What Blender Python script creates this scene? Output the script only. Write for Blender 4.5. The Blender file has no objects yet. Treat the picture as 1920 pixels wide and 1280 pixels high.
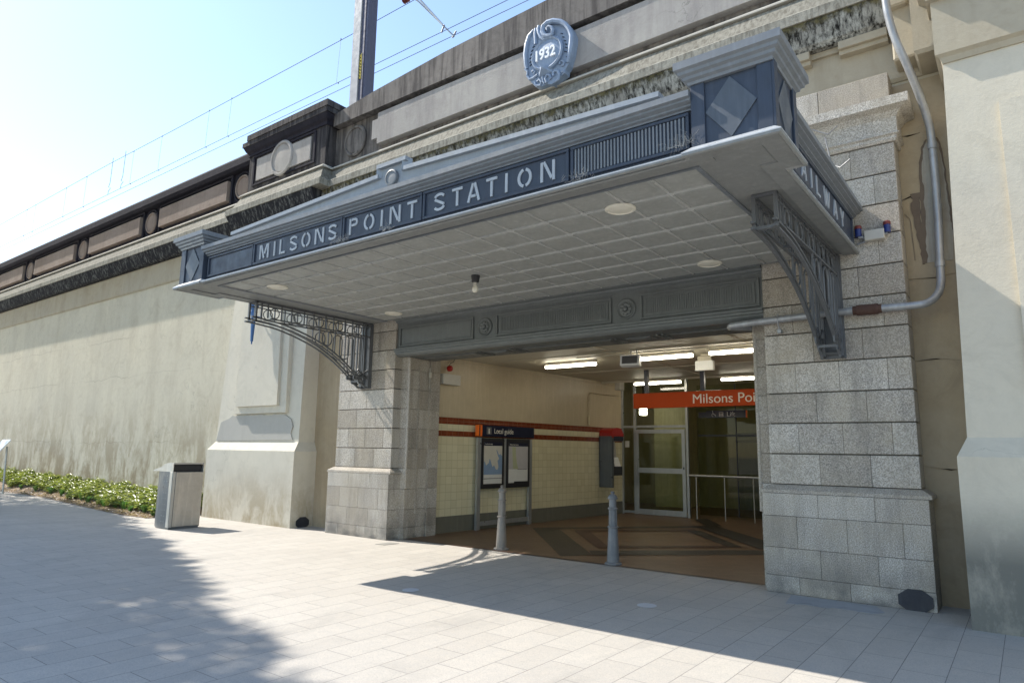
import bpy, bmesh, math, random
from mathutils import Vector, Matrix
sc = bpy.context.scene
random.seed(7)
R = math.radians
# ---------------------------------------------------------------- camera, sky, sun, exposure
cam_d = bpy.data.cameras.new("camera"); cam = bpy.data.objects.new("camera", cam_d)
sc.collection.objects.link(cam); sc.camera = cam
cr = Vector((0.7981282, 0.6023054, 0.0148175)); cdn = Vector((-0.0847399, 0.1365722, -0.9869991)); cf = Vector((-0.5964986, 0.7864962, 0.1600414))
mw = Matrix.Identity(4)
for i in range(3):
    mw[i][0] = cr[i]; mw[i][1] = -cdn[i]; mw[i][2] = -cf[i]
mw[2][3] = 1.6
cam.matrix_world = mw
cam_d.sensor_width = 36; cam_d.lens = 36 * 1266.1 / 1920; cam_d.clip_start = 0.05; cam_d.clip_end = 2000
SUN = Vector((0.95, 0.18, -1.0)).normalized()
w = bpy.data.worlds.new("World"); sc.world = w; w.use_nodes = True
wn = w.node_tree.nodes; bg = wn["Background"]; sky = wn.new("ShaderNodeTexSky"); sky.sky_type = 'NISHITA'
sky.sun_disc = False; sky.sun_elevation = math.asin(-SUN.z); sky.sun_rotation = math.atan2(-SUN.x, -SUN.y) % (2*math.pi)
sky.air_density = 1.0; sky.dust_density = 0.3; sky.ozone_density = 0.6
w.node_tree.links.new(sky.outputs[0], bg.inputs[0]); bg.inputs[1].default_value = 0.15
sd = bpy.data.lights.new("sun", 'SUN'); sd.energy = 3.85; sd.angle = R(0.53); sd.color = (1.0, 0.945, 0.86)
so = bpy.data.objects.new("sun", sd); sc.collection.objects.link(so)
so.rotation_euler = SUN.to_track_quat('-Z', 'Y').to_euler()
sc.view_settings.view_transform = 'Standard'; sc.view_settings.look = 'None'; sc.view_settings.gamma = 1; sc.view_settings.exposure = 1.02
sc.render.engine = 'CYCLES'
sc.cycles.max_bounces = 8; sc.cycles.diffuse_bounces = 5; sc.cycles.use_denoising = True

# ---------------------------------------------------------------- node helper
class NT:
    def __init__(s, name):
        s.m = bpy.data.materials.new(name); s.m.use_nodes = True
        s.t = s.m.node_tree; s.b = s.t.nodes["Principled BSDF"]
        s.geo = s.t.nodes.new("ShaderNodeNewGeometry"); s.P = s.geo.outputs["Position"]
    def n(s, k): return s.t.nodes.new(k)
    def l(s, a, b):
        if isinstance(a, (int, float)): b.default_value = a
        elif isinstance(a, tuple): b.default_value = a if len(a) == 4 or b.type == 'VECTOR' else (*a, 1)
        else: s.t.links.new(a, b)
    def vec(s, sx, sy, sz, src=None):
        m = s.n("ShaderNodeMapping"); s.l(src or s.P, m.inputs[0]); m.inputs["Scale"].default_value = (sx, sy, sz); return m.outputs[0]
    def noise(s, sc_=1, d=4, r=.55, vec=None, dist=0):
        k = s.n("ShaderNodeTexNoise"); s.l(vec or s.P, k.inputs["Vector"]); k.inputs["Scale"].default_value = sc_
        k.inputs["Detail"].default_value = d; k.inputs["Roughness"].default_value = r; k.inputs["Distortion"].default_value = dist; return k.outputs[0]
    def vor(s, sc_=1, feat='DISTANCE_TO_EDGE', vec=None):
        k = s.n("ShaderNodeTexVoronoi"); k.feature = feat; s.l(vec or s.P, k.inputs["Vector"]); k.inputs["Scale"].default_value = sc_; return k.outputs[0]
    def rng(s, v, a, b, c=0, d=1):
        k = s.n("ShaderNodeMapRange"); s.l(v, k.inputs[0]); s.l(a, k.inputs[1]); s.l(b, k.inputs[2]); s.l(c, k.inputs[3]); s.l(d, k.inputs[4]); return k.outputs[0]
    def math(s, op, a, b=0.0):
        k = s.n("ShaderNodeMath"); k.operation = op; s.l(a, k.inputs[0]); s.l(b, k.inputs[1]); return k.outputs[0]
    def mix(s, f, a, b, mode='MIX'):
        k = s.n("ShaderNodeMix"); k.data_type = 'RGBA'; k.blend_type = mode; s.l(f, k.inputs[0]); s.l(a, k.inputs[6]); s.l(b, k.inputs[7]); return k.outputs[2]
    def sep(s, src=None):
        k = s.n("ShaderNodeSeparateXYZ"); s.l(src or s.P, k.inputs[0]); return k.outputs
    def comb(s, x, y, z):
        k = s.n("ShaderNodeCombineXYZ"); s.l(x, k.inputs[0]); s.l(y, k.inputs[1]); s.l(z, k.inputs[2]); return k.outputs[0]
    def bump(s, h, strength=.3, dist=.01):
        k = s.n("ShaderNodeBump"); s.l(h, k.inputs["Height"]); k.inputs["Strength"].default_value = strength; k.inputs["Distance"].default_value = dist
        s.l(k.outputs[0], s.b.inputs["Normal"])
    def out(s, col=None, rough=None, metal=0, spec=None):
        if col is not None: s.l(col, s.b.inputs["Base Color"])
        if rough is not None: s.l(rough, s.b.inputs["Roughness"])
        s.b.inputs["Metallic"].default_value = metal
        if spec is not None: s.b.inputs["Specular IOR Level"].default_value = spec
        return s.m

def concrete(name, a, b, stain, st=(.55, .75), stain_amt=.6, bumpv=.35, streak=(2.2, 2.2, .22), cracks=True, low=None, lift=None, lown=(.42, .58, .35)):
    n = NT(name)
    base = n.mix(n.rng(n.noise(.7, 5), .3, .7), a, b)
    base = n.mix(n.rng(n.noise(9, 6, .7), .35, .75, 0, .25), base, stain)
    base = n.mix(n.rng(n.noise(1.9, 7, .75, None, 1.0), .5, .7, 0, .45), base, stain)
    sk = n.noise(1, 6, .65, n.vec(*streak), .4)
    base = n.mix(n.math('MULTIPLY', n.rng(sk, st[0], st[1]), stain_amt), base, stain)
    if low:
        z = n.sep()[2]
        f = n.math('MULTIPLY', n.rng(z, low[0], low[1], 1, 0), n.rng(n.noise(1, 8, .72, n.vec(1.9, 1.9, .9), lown[2]), lown[0], lown[1]))
        base = n.mix(f, base, low[2])
    h = n.noise(28, 8, .7)
    if lift:
        for zz, off in ((lift, 0), (lift-1.95, 5), (lift+1.2, 9)):
            zc = n.math('ADD', n.sep()[2], n.math('MULTIPLY', n.noise(.5, 8, .7, n.vec(1, 1, .2)), .5))
            ln = n.math('LESS_THAN', n.math('ABSOLUTE', n.math('SUBTRACT', zc, zz+.25)), .007)
            ln = n.math('MULTIPLY', ln, n.rng(n.noise(.35, 3, .5, n.vec(1, 1, .1)), .42+.03*(off > 0), .55))
            base = n.mix(n.math('MULTIPLY', ln, .5), base, (.17,.14,.10))
    if cracks:
        v = n.n("ShaderNodeVectorMath"); v.operation = 'ADD'
        nz = n.n("ShaderNodeTexNoise"); nz.inputs["Scale"].default_value = 1.6; nz.inputs["Detail"].default_value = 8; n.l(n.P, nz.inputs["Vector"])
        sc2 = n.n("ShaderNodeVectorMath"); sc2.operation = 'SCALE'; n.l(nz.outputs["Color"], sc2.inputs[0]); sc2.inputs["Scale"].default_value = 1.2
        n.l(n.P, v.inputs[0]); n.l(sc2.outputs[0], v.inputs[1])
        e = n.vor(.42, 'DISTANCE_TO_EDGE', v.outputs[0])
        c = n.math('MULTIPLY', n.rng(e, 0.0, .0035, 1, 0), n.rng(n.noise(.9, 3), .5, .62))
        base = n.mix(n.math('MULTIPLY', c, .55), base, tuple(x*.35 for x in a))
    n.bump(h, bumpv, .012)
    return n.out(base, .88, spec=.25)

def paint(name, col, rough=.45, dirt=None, amt=.35, bumpv=.12, metal=0, spec=.5):
    n = NT(name)
    dirt = dirt or tuple(x*.55+.02 for x in col)
    f = n.rng(n.noise(5, 7, .7), .42, .75, 0, amt)
    c = n.mix(f, col, dirt)
    f2 = n.rng(n.noise(1, 6, .65, n.vec(17, 17, 1.3)), .5, .75, 0, amt*.8)
    c = n.mix(n.rng(n.noise(38, 3, .6), .66, .72, 0, amt*.9), c, tuple(x*.5+.02 for x in col))
    c = n.mix(f2, c, tuple(min(1, x*1.5+.03) for x in col))
    n.bump(n.noise(22, 6), bumpv, .008)
    return n.out(c, n.rng(n.noise(7, 4), .3, .7, rough-.08, rough+.15), metal, spec)

def flat(name, col, rough=.5, metal=0, spec=.5, emit=None):
    n = NT(name); c = n.mix(n.rng(n.noise(12, 4), .35, .7, 0, .3), col, tuple(x*.8 for x in col))
    n.out(c, rough, metal, spec)
    if emit:
        n.b.inputs["Emission Color"].default_value = (*emit[0], 1); n.b.inputs["Emission Strength"].default_value = emit[1]
    return n.m

M = {}
M['wall'] = concrete('cream_render', (.61,.56,.435), (.53,.49,.39), (.38,.325,.235), (.46,.72), .38, .3, (1.8,1.8,.3), low=(.6, 3.0, (.27,.215,.135)), lift=3.62)
M['buttress'] = concrete('pale_render', (.64,.59,.48), (.58,.54,.45), (.46,.425,.345), (.52,.74), .3, .3, low=(.0, 1.25, (.36,.30,.20)))
M['rbuttress'] = concrete('pale_render_right', (.60,.545,.43), (.54,.50,.41), (.42,.38,.30), (.52,.74), .3, .3, (1.3,1.3,.4), low=(.62, 1.25, (.17,.165,.14)), lown=(.1, .5, .1))
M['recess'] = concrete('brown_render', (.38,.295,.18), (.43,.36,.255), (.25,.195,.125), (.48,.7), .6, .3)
M['parapet'] = concrete('parapet_render', (.24,.215,.19), (.17,.155,.14), (.05,.044,.042), (.44,.62), .8, .4, (7,7,.6))
M['panel'] = concrete('panel_render', (.42,.395,.355), (.34,.32,.295), (.22,.20,.19), (.46,.7), .55, .4, (4,4,.6))
M['ped_dark'] = concrete('dark_pedestal_render', (.13,.118,.11), (.075,.068,.066), (.022,.02,.022), (.40,.58), .9, .4, (9,9,.7), cracks=False)  # dark mottled base with darker streaks, for the pedestal
M['dark_parapet'] = concrete('black_stained_render', (.016,.015,.022), (.034,.03,.038), (.009,.009,.015), (.45,.7), .7, .4, (8,8,.7), cracks=False)
M['brown_panel'] = concrete('brown_panel_render', (.25,.195,.155), (.32,.26,.215), (.14,.10,.085), (.5,.75), .45, .3, (6,6,.8), cracks=False)
M['grey_dirty'] = concrete('lichen_render', (.30,.285,.235), (.21,.20,.165), (.09,.08,.06), (.42,.68), .8, .35, (20,20,1.6), cracks=False)
M['frieze'] = concrete('shaded_frieze_render', (.43,.375,.275), (.40,.36,.28), (.28,.235,.165), (.48,.7), .5, .3)  # warmer tan than the wall; shade and bounce light painted into the colour
M['ledge'] = concrete('highlight_ledge_render', (.52,.49,.42), (.45,.43,.37), (.34,.32,.27), (.5,.7), .4, .3, (8,8,2), cracks=False)  # paler than the cornice: the sunlit highlight line is in the colour
M['drip'] = concrete('drip_band', (.36,.345,.29), (.27,.26,.215), (.10,.09,.07), (.45,.64), .7, .7, (16,16,4), cracks=False)
def moss():
    n = NT('mossy_streaked_render'); z = n.sep()[2]
    base = n.mix(n.rng(n.noise(3, 5), .35, .65), (.40,.40,.36), (.26,.25,.22))
    bl = n.rng(n.noise(1, 7, .75, n.vec(15, 15, .8), .15), .42, .60)
    base = n.mix(bl, base, (.018,.017,.015))
    ms = n.math('MULTIPLY', n.rng(n.math('ADD', z, n.math('MULTIPLY', n.noise(9, 6, .7), .4)), 7.3, 7.4), .95)
    base = n.mix(ms, base, n.mix(n.rng(n.noise(16, 4), .4, .6), (.035,.033,.022), (.12,.105,.05)))
    n.bump(n.noise(30, 8, .75), .35, .015); return n.out(base, .95, spec=.15)
M['moss'] = moss()
def bmoss():
    n = NT('black_weathered_render')
    base = n.mix(n.rng(n.noise(1, 6, .7, n.vec(16, 16, .5), .1), .50, .68), (.022,.022,.025), (.17,.17,.16))
    n.bump(n.noise(30, 8, .75), .35, .015); return n.out(base, .95, spec=.15)
M['bmoss'] = bmoss()
def granite(name, warm=0.0):
    n = NT(name)
    sp = n.noise(80, 3, .85); sp2 = n.vor(110, 'F1')
    c = n.mix(n.rng(sp, .38, .62), (.20,.188,.172), (.70,.665,.61))
    c = n.mix(n.rng(sp2, .12, .32, .6, 0), c, (.17,.16,.15))
    isl = n.geo.outputs["Random Per Island"]
    c = n.mix(1, c, n.mix(isl, (.74,.70,.65), (1.08,1.06,1.02)), 'MULTIPLY')
    c = n.mix(n.rng(n.noise(1.3, 5, .7), .38, .68, 0, .6), c, (.40,.345,.255))
    c = n.mix(n.rng(n.noise(1, 6, .72, n.vec(4,4,.7)), .48, .72, 0, .55), c, (.17,.155,.13))
    z = n.sep()[2]
    c = n.mix(n.math('MULTIPLY', n.rng(z, .0, .45, 1, 0), n.rng(n.noise(3,4), .35, .6)), c, (.13,.125,.115))
    n.bump(n.noise(60, 5, .8), .55, .006); return n.out(c, .8, spec=.3)
M['granite'] = granite('granite')
def joint():
    n = NT('dark_joint'); return n.out(n.mix(n.noise(12), (.05,.045,.035), (.12,.11,.09)), .95)
M['joint'] = joint()
def paver():
    n = NT('granite_paving'); x, y, z = n.sep()
    br = n.n("ShaderNodeTexBrick"); n.l(n.comb(y, x, 0.0), br.inputs["Vector"])
    for k, v in {"Scale": 1.0, "Mortar Size": .0035, "Brick Width": .62, "Row Height": .31, "Bias": 0.0, "Mortar Smooth": .2}.items(): br.inputs[k].default_value = v
    br.inputs["Color1"].default_value = (.475,.435,.375,1); br.inputs["Color2"].default_value = (.525,.485,.42,1); br.inputs["Mortar"].default_value = (.12,.11,.10,1)
    c = br.outputs["Color"]
    c = n.mix(n.rng(n.noise(75, 3, .8), .36, .5, .6, 0), c, (.27,.26,.25))
    c = n.mix(n.rng(n.noise(34, 4, .85), .34, .48, .55, 0), c, (.29,.28,.265))
    c = n.mix(n.rng(n.noise(9, 5, .7), .40, .62, .28, 0), c, (.36,.35,.33))
    c = n.mix(n.rng(n.noise(110, 2, .8), .56, .7, 0, .45), c, (.63,.62,.60))
    c = n.mix(n.rng(n.noise(.5, 5, .65), .35, .7, 0, .3), c, (.36,.34,.31))
    c = n.mix(n.rng(n.vor(1.7, 'F1', n.vec(1,1,0)), .0, .028, .6, 0), c, (.10,.10,.10))
    c = n.mix(n.rng(n.noise(.9, 8, .72, n.vec(1, .45, 1), .8), .52, .66, 0, .35), c, (.28,.265,.24))
    c = n.mix(n.rng(n.vor(.55, 'F1', n.vec(1,1,0)), .0, .022, .5, 0), c, (.12,.115,.11))
    n.bump(n.math('SUBTRACT', n.math('MULTIPLY', n.noise(60, 4, .8), .4), br.outputs["Fac"]), .4, .006)
    return n.out(c, n.rng(n.noise(2, 5), .3, .7, .6, .85), spec=.3)
M['paver'] = paver()
def hallfloor(name, c1, c2, mort):
    n = NT(name); x, y, z = n.sep()
    u = n.math('MULTIPLY', n.math('ADD', x, y), .7071); v = n.math('MULTIPLY', n.math('SUBTRACT', x, y), .7071)
    br = n.n("ShaderNodeTexBrick"); n.l(n.comb(u, v, 0.0), br.inputs["Vector"])
    for k, q in {"Scale": 1.0, "Mortar Size": .003, "Brick Width": .23, "Row Height": .115}.items(): br.inputs[k].default_value = q
    br.inputs["Color1"].default_value = (*c1,1); br.inputs["Color2"].default_value = (*c2,1); br.inputs["Mortar"].default_value = (*mort,1)
    c = n.mix(n.rng(n.noise(1.5, 5), .35, .7, 0, .4), br.outputs["Color"], tuple(q*.7 for q in c1))
    return n.out(c, .42, spec=.4)
M['floor'] = hallfloor('tan_brick_floor', (.165,.10,.056), (.20,.125,.072), (.09,.055,.035))
M['floor_dark'] = hallfloor('charcoal_brick_floor', (.030,.026,.021), (.042,.036,.028), (.11,.08,.06))
M['floor_red'] = hallfloor('oxblood_brick_floor', (.075,.034,.022), (.085,.042,.027), (.045,.03,.024))
M['steel'] = paint('grey_steel_paint', (.17,.185,.20), .42, (.11,.115,.12), .4)
M['steel_l'] = paint('sunlit_grey_paint', (.27,.30,.33), .4, (.19,.20,.21), .4)  # lighter copy of the steel grey, with sunlight on the pediment painted in
M['steel_d'] = paint('dark_blue_grey_paint', (.034,.046,.070), .45, (.024,.030,.042), .4)
M['soffit'] = paint('soffit_paint', (.37,.375,.35), .36, (.25,.255,.235), .55, .35)
M['border'] = paint('soffit_border_paint', (.235,.24,.23), .45, (.16,.165,.16), .4)
M['rib'] = paint('rib_glint_paint', (.56,.56,.53), .3, (.42,.42,.39), .4, .1)  # pale tone puts the ribs' shiny highlight into the colour
M['diamond'] = paint('diamond_paint', (.075,.09,.11), .45, (.05,.06,.075), .4)
M['lip'] = paint('sunlit_edge_paint', (.42,.44,.455), .26, (.26,.27,.28), .2, .05)  # sun glint on the lip's top slope, put into a paler colour
M['bracket'] = paint('dark_bracket_paint', (.105,.11,.115), .42, (.06,.062,.065), .4)
M['letter'] = paint('pale_letter_paint', (.40,.43,.46), .5, (.27,.29,.30), .4)
M['beam'] = paint('beam_paint', (.13,.14,.135), .42, (.07,.075,.075), .4)
M['lamp_white'] = flat('cream_lamp_glass', (.78,.74,.62), .35)
M['black'] = flat('black_metal', (.02,.02,.022), .45)
M['cream_paint'] = paint('cream_paint', (.50,.415,.275), .4, (.36,.29,.19), .35, .05)
M['ceil'] = flat('ceiling_gloss', (.56,.51,.39), .55)
M['alu'] = paint('aluminium', (.42,.43,.42), .35, (.25,.25,.24), .3, .03, .6)
M['skirt'] = paint('grey_skirting', (.15,.145,.11), .4)
def tiles():
    n = NT('glazed_cream_tiles'); x, y, z = n.sep()
    br = n.n("ShaderNodeTexBrick"); n.l(n.comb(y, z, 0.0), br.inputs["Vector"]); br.offset = 0
    for k, q in {"Scale": 1.0, "Mortar Size": .0025, "Brick Width": .155, "Row Height": .1555}.items(): br.inputs[k].default_value = q
    br.inputs["Color1"].default_value = (.62,.56,.36,1); br.inputs["Color2"].default_value = (.68,.62,.41,1); br.inputs["Mortar"].default_value = (.36,.31,.2,1)
    red = n.mix(n.rng(n.noise(9,3), .4,.6), (.16,.035,.015), (.21,.05,.02))
    red = n.mix(br.outputs["Fac"], red, (.30,.16,.10))
    a = n.math('MULTIPLY', n.math('GREATER_THAN', z, 2.115), n.math('LESS_THAN', z, 2.25))
    b = n.math('MULTIPLY', n.math('GREATER_THAN', z, 1.875), n.math('LESS_THAN', z, 1.985))
    c = n.mix(n.math('MAXIMUM', a, b), br.outputs["Color"], red)
    n.bump(n.math('SUBTRACT', 1.0, br.outputs["Fac"]), .3, .003)
    return n.out(c, .16, spec=.55)
M['tiles'] = tiles()
def glass(name, tint=(.75,.8,.68), refl=1.2):
    n = NT(name); tr = n.n("ShaderNodeBsdfTransparent"); tr.inputs[0].default_value = (*tint,1)
    gl = n.n("ShaderNodeBsdfGlossy"); gl.inputs["Roughness"].default_value = .03; gl.inputs[0].default_value = (.8,.8,.8,1)
    fr = n.n("ShaderNodeFresnel"); fr.inputs[0].default_value = 1.5
    mx = n.n("ShaderNodeMixShader"); n.l(n.math('MULTIPLY', fr.outputs[0], refl), mx.inputs[0]); n.l(tr.outputs[0], mx.inputs[1]); n.l(gl.outputs[0], mx.inputs[2])
    n.l(mx.outputs[0], n.t.nodes["Material Output"].inputs[0]); return n.m
M['glass'] = glass('window_glass')
M['glass_dark'] = glass('tinted_glass', (.55,.58,.42), .5)
M['orange'] = flat('orange_red_sign', (.46,.058,.006), .6, 0, .2)
M['orange2'] = flat('bright_orange', (.85,.17,.02), .4)
M['signtext'] = flat('sign_text_white', (.75,.70,.58), .5)
M['white'] = flat('white_paint', (.75,.75,.72), .4)
M['navy'] = flat('navy_sign', (.012,.015,.035), .3)
M['tube'] = flat('fluorescent_diffuser', (.8,.8,.75), .4, emit=((1,.93,.76), 9.0))
M['steel_s'] = paint('brushed_stainless', (.50,.49,.46), .38, (.33,.30,.25), .4, .05, .75)
M['steel_b'] = paint('stainless_panel', (.50,.45,.38), .45, (.34,.29,.23), .5, .05, .45)
M['steel_c'] = paint('grey_curved_steel', (.13,.145,.16), .35, (.16,.17,.18), .4, .05, .6)
M['iron'] = paint('bollard_paint', (.24,.21,.175), .42, (.14,.13,.12), .6, .3)
M['iron2'] = paint('grey_bollard_paint', (.15,.155,.16), .42, (.27,.26,.24), .6, .3)
M['galv'] = paint('galvanised_pipe', (.36,.37,.38), .42, (.22,.21,.19), .6, .2, .45)
M['rust'] = paint('rusty_sleeve', (.075,.038,.026), .8, (.07,.03,.02), .6, .4)
M['bluecart'] = paint('blue_grey_cartouche', (.235,.30,.40), .5, (.15,.19,.25), .5, .3)
M['num'] = flat('white_numeral', (.80,.82,.84), .6)
M['bluelamp'] = paint('blue_metal', (.05,.12,.27), .3, (.03,.06,.13), .3, .05, .4)
M['concmast'] = paint('mast_steel', (.34,.34,.34), .6, (.24,.24,.25), .4)
M['mast_shade'] = paint('mast_shaded_side', (.075,.075,.11), .6)  # dark copy of the mast grey; the unlit face's shade is in the colour
M['wire'] = flat('wire', (.16,.17,.24), .5)
M['red'] = flat('red_plastic', (.35,.012,.01), .35)
M['darkred'] = flat('dark_red_cap', (.17,.03,.025), .6)
M['bluecap'] = flat('blue_plastic', (.015,.03,.15), .4)
M['box'] = flat('beige_box', (.52,.49,.42), .5)
M['yellow'] = flat('yellow_paint', (.62,.50,.03), .6)
M['blackpad'] = paint('black_rubber_plate', (.022,.024,.032), .6, (.06,.058,.055), .6, .3)
M['mapland'] = flat('map_land', (.58,.55,.46), .4); M['mapsea'] = flat('map_sea', (.22,.31,.44), .4)
M['mapgrey'] = flat('map_grey', (.46,.44,.43), .4); M['mapgreen'] = flat('map_green', (.42,.44,.27), .4); M['paper'] = flat('paper', (.66,.65,.6), .4)
M['backwall'] = paint('olive_wall', (.55,.50,.31), .5, (.24,.21,.11), .4, .05)
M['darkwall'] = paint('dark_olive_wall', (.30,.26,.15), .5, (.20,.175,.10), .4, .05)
M['patch'] = concrete('cement_patch', (.40,.41,.42), (.34,.35,.36), (.22,.22,.22), bumpv=.4, cracks=False)
M['patch2'] = concrete('grey_cement_patch', (.30,.29,.26), (.25,.24,.22), (.2,.19,.17), bumpv=.3, cracks=False)
M['plaster_patch'] = concrete('grey_plaster_patch', (.45,.43,.38), (.42,.40,.36), (.36,.34,.30), bumpv=.3, cracks=False)
M['lime'] = concrete('lime_run_render', (.47,.435,.36), (.40,.37,.30), (.22,.19,.15), (.48,.7), .6, .3, (9,9,.6), cracks=False)
M['stain'] = concrete('water_stain', (.15,.115,.085), (.20,.155,.11), (.08,.06,.05), bumpv=.3, cracks=False)
M['marker'] = flat('pale_round_plate', (.55,.56,.57), .6)
def mulch():
    n = NT('bark_mulch'); c = n.mix(n.rng(n.noise(30, 6, .8), .4, .6), (.20,.13,.085), (.42,.33,.25))
    n.bump(n.noise(40, 6, .8), 1, .03); return n.out(c, .95)
M['mulch'] = mulch()
def leafm(name, a, b):
    n = NT(name); c = n.mix(n.geo.outputs["Random Per Island"], a, b)
    n.out(c, .38, spec=.5)
    tr = n.n("ShaderNodeBsdfTranslucent"); n.l(n.mix(1, c, (1.3,1.4,.6), 'MULTIPLY'), tr.inputs[0])
    mx = n.n("ShaderNodeMixShader"); mx.inputs[0].default_value = .3; n.l(n.b.outputs[0], mx.inputs[1]); n.l(tr.outputs[0], mx.inputs[2])
    n.l(mx.outputs[0], n.t.nodes["Material Output"].inputs[0]); return n.m
M['leaf'] = leafm('ground_cover_leaf', (.08,.12,.025), (.42,.44,.18))
M['litter'] = leafm('dry_leaf', (.16,.09,.05), (.48,.38,.27))
M['blade'] = leafm('strappy_leaf', (.09,.19,.05), (.17,.29,.09))
M['treeleaf'] = leafm('tree_leaf', (.08,.13,.035), (.13,.18,.06))
M['bark'] = paint('bark', (.12,.09,.065), .9, (.07,.05,.04), .6, .8)

# ---------------------------------------------------------------- mesh helpers
COL = sc.collection
class MB:
    def __init__(s): s.bm = bmesh.new()
    def add(s, verts, faces):
        vs = [s.bm.verts.new(v) for v in verts]
        for f in faces:
            try: s.bm.faces.new([vs[i] for i in f])
            except ValueError: pass
        return vs
    def box(s, x0, x1, y0, y1, z0, z1, bev=0, mat=None):
        V = [(x0,y0,z0),(x1,y0,z0),(x1,y1,z0),(x0,y1,z0),(x0,y0,z1),(x1,y0,z1),(x1,y1,z1),(x0,y1,z1)]
        if mat is not None: V = [mat @ Vector(v) for v in V]
        vs = s.add(V, [(0,3,2,1),(4,5,6,7),(0,1,5,4),(1,2,6,5),(2,3,7,6),(3,0,4,7)])
        if bev:
            ed = list({e for v in vs for e in v.link_edges})
            bmesh.ops.bevel(s.bm, geom=ed, offset=bev, segments=1, affect='EDGES')
        return s
    def prism(s, poly, axis, a, b):   # poly 2D; axis 'x': (y,z), 'y': (x,z), 'z': (x,y)
        f = {'x': lambda p, t: (t, p[0], p[1]), 'y': lambda p, t: (p[0], t, p[1]), 'z': lambda p, t: (p[0], p[1], t)}[axis]
        n = len(poly)
        V = [f(p, a) for p in poly] + [f(p, b) for p in poly]
        s.add(V, [tuple(range(n)), tuple(range(2*n-1, n-1, -1))] + [(i, n+i, n+(i+1) % n, (i+1) % n) for i in range(n)])
        return s
    def sweep(s, path, prof, closed=False):
        """profile (out, z) carried along a plan path; 'out' is to the right of travel; mitred corners"""
        n = len(path); rings = []
        P = [Vector(p) for p in path]
        for i in range(n):
            if closed: a, b = P[i-1], P[(i+1) % n]
            else: a, b = P[max(i-1, 0)], P[min(i+1, n-1)]
            d1 = (P[i]-a).normalized() if (P[i]-a).length > 1e-9 else None
            d2 = (b-P[i]).normalized() if (b-P[i]).length > 1e-9 else None
            if d1 is None: d1 = d2
            if d2 is None: d2 = d1
            n1 = Vector((d1.y, -d1.x)); n2 = Vector((d2.y, -d2.x)); m = (n1+n2); m /= max(m.dot(n1), 1e-6)
            rings.append([(P[i].x+m.x*o, P[i].y+m.y*o, z) for o, z in prof])
        k = len(prof); V = [v for r in rings for v in r]; F = []
        for i in range(n if closed else n-1):
            j = (i+1) % n
            for q in range(k):
                r = (q+1) % k; F.append((i*k+q, i*k+r, j*k+r, j*k+q))
        if not closed: F += [tuple(range(k)), tuple(range((n-1)*k+k-1, (n-1)*k-1, -1))]
        s.add(V, F); return s
    def tube(s, pts, r, seg=10, closed=False, cap=True):
        P = [Vector(p) for p in pts]; n = len(P); rad = r if isinstance(r, list) else [r]*n
        t0 = (P[1]-P[0]).normalized(); u = t0.orthogonal().normalized(); V = []; F = []
        for i in range(n):
            if closed: t = (P[(i+1) % n]-P[i-1]).normalized()
            else: t = (P[min(i+1, n-1)]-P[max(i-1, 0)]).normalized()
            u = (u - t*u.dot(t)); u = u.normalized() if u.length > 1e-6 else t.orthogonal().normalized(); v = t.cross(u)
            for k in range(seg):
                a = 2*math.pi*k/seg; V.append(P[i] + (u*math.cos(a)+v*math.sin(a))*rad[i])
        for i in range(n if closed else n-1):
            j = (i+1) % n
            for k in range(seg): q = (k+1) % seg; F.append((i*seg+k, i*seg+q, j*seg+q, j*seg+k))
        if not closed and cap: F += [tuple(range(seg-1, -1, -1)), tuple(range((n-1)*seg, n*seg))]
        s.add(V, F); return s
    def bar(s, p, q, wd, th, up=(0,0,1)):   # rectangular bar between two points
        p, q = Vector(p), Vector(q); t = (q-p).normalized(); upv = Vector(up)
        a = t.cross(upv); a = a.normalized() if a.length > 1e-6 else t.orthogonal().normalized(); b = a.cross(t).normalized()
        V = [e + a*sx*wd/2 + b*sy*th/2 for e in (p, q) for sx, sy in ((-1,-1),(1,-1),(1,1),(-1,1))]
        s.add(V, [(3,2,1,0),(4,5,6,7),(0,1,5,4),(1,2,6,5),(2,3,7,6),(3,0,4,7)]); return s
    def lathe(s, prof, c=(0,0,0), seg=24, axis='z'):   # prof (r, h)
        ax = {'z': lambda r, a, h: (c[0]+r*math.cos(a), c[1]+r*math.sin(a), c[2]+h),
              'y': lambda r, a, h: (c[0]+r*math.cos(a), c[1]-h, c[2]+r*math.sin(a)),
              'x': lambda r, a, h: (c[0]+h, c[1]+r*math.cos(a), c[2]+r*math.sin(a))}[axis]
        n = len(prof); V = []; F = []
        for r, h in prof:
            for k in range(seg): V.append(ax(r, 2*math.pi*k/seg, h))
        for i in range(n-1):
            for k in range(seg): q = (k+1) % seg; F.append((i*seg+k, i*seg+q, (i+1)*seg+q, (i+1)*seg+k))
        F += [tuple(range(seg-1, -1, -1)), tuple(range((n-1)*seg, n*seg))]
        s.add(V, F); return s
    def build(s, name, mat, parent=None, smooth=False, loc=None):
        me = bpy.data.meshes.new(name); bmesh.ops.recalc_face_normals(s.bm, faces=s.bm.faces[:]); s.bm.to_mesh(me); s.bm.free()
        me.materials.append(mat)
        if smooth:
            for p in me.polygons: p.use_smooth = True
            me.set_sharp_from_angle(angle=R(38))
        o = bpy.data.objects.new(name, me); COL.objects.link(o)
        if parent is not None:
            o.parent = parent; o.matrix_parent_inverse = Matrix.Translation(-Vector(parent.location))
        if loc:
            for v in me.vertices: v.co -= Vector(loc)
            o.location = loc
        return o
def tag(o, label=None, cat=None, group=None, kind=None):
    if label: o['label'] = label
    if cat: o['category'] = cat
    if group: o['group'] = group
    if kind: o['kind'] = kind
    return o
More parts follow.
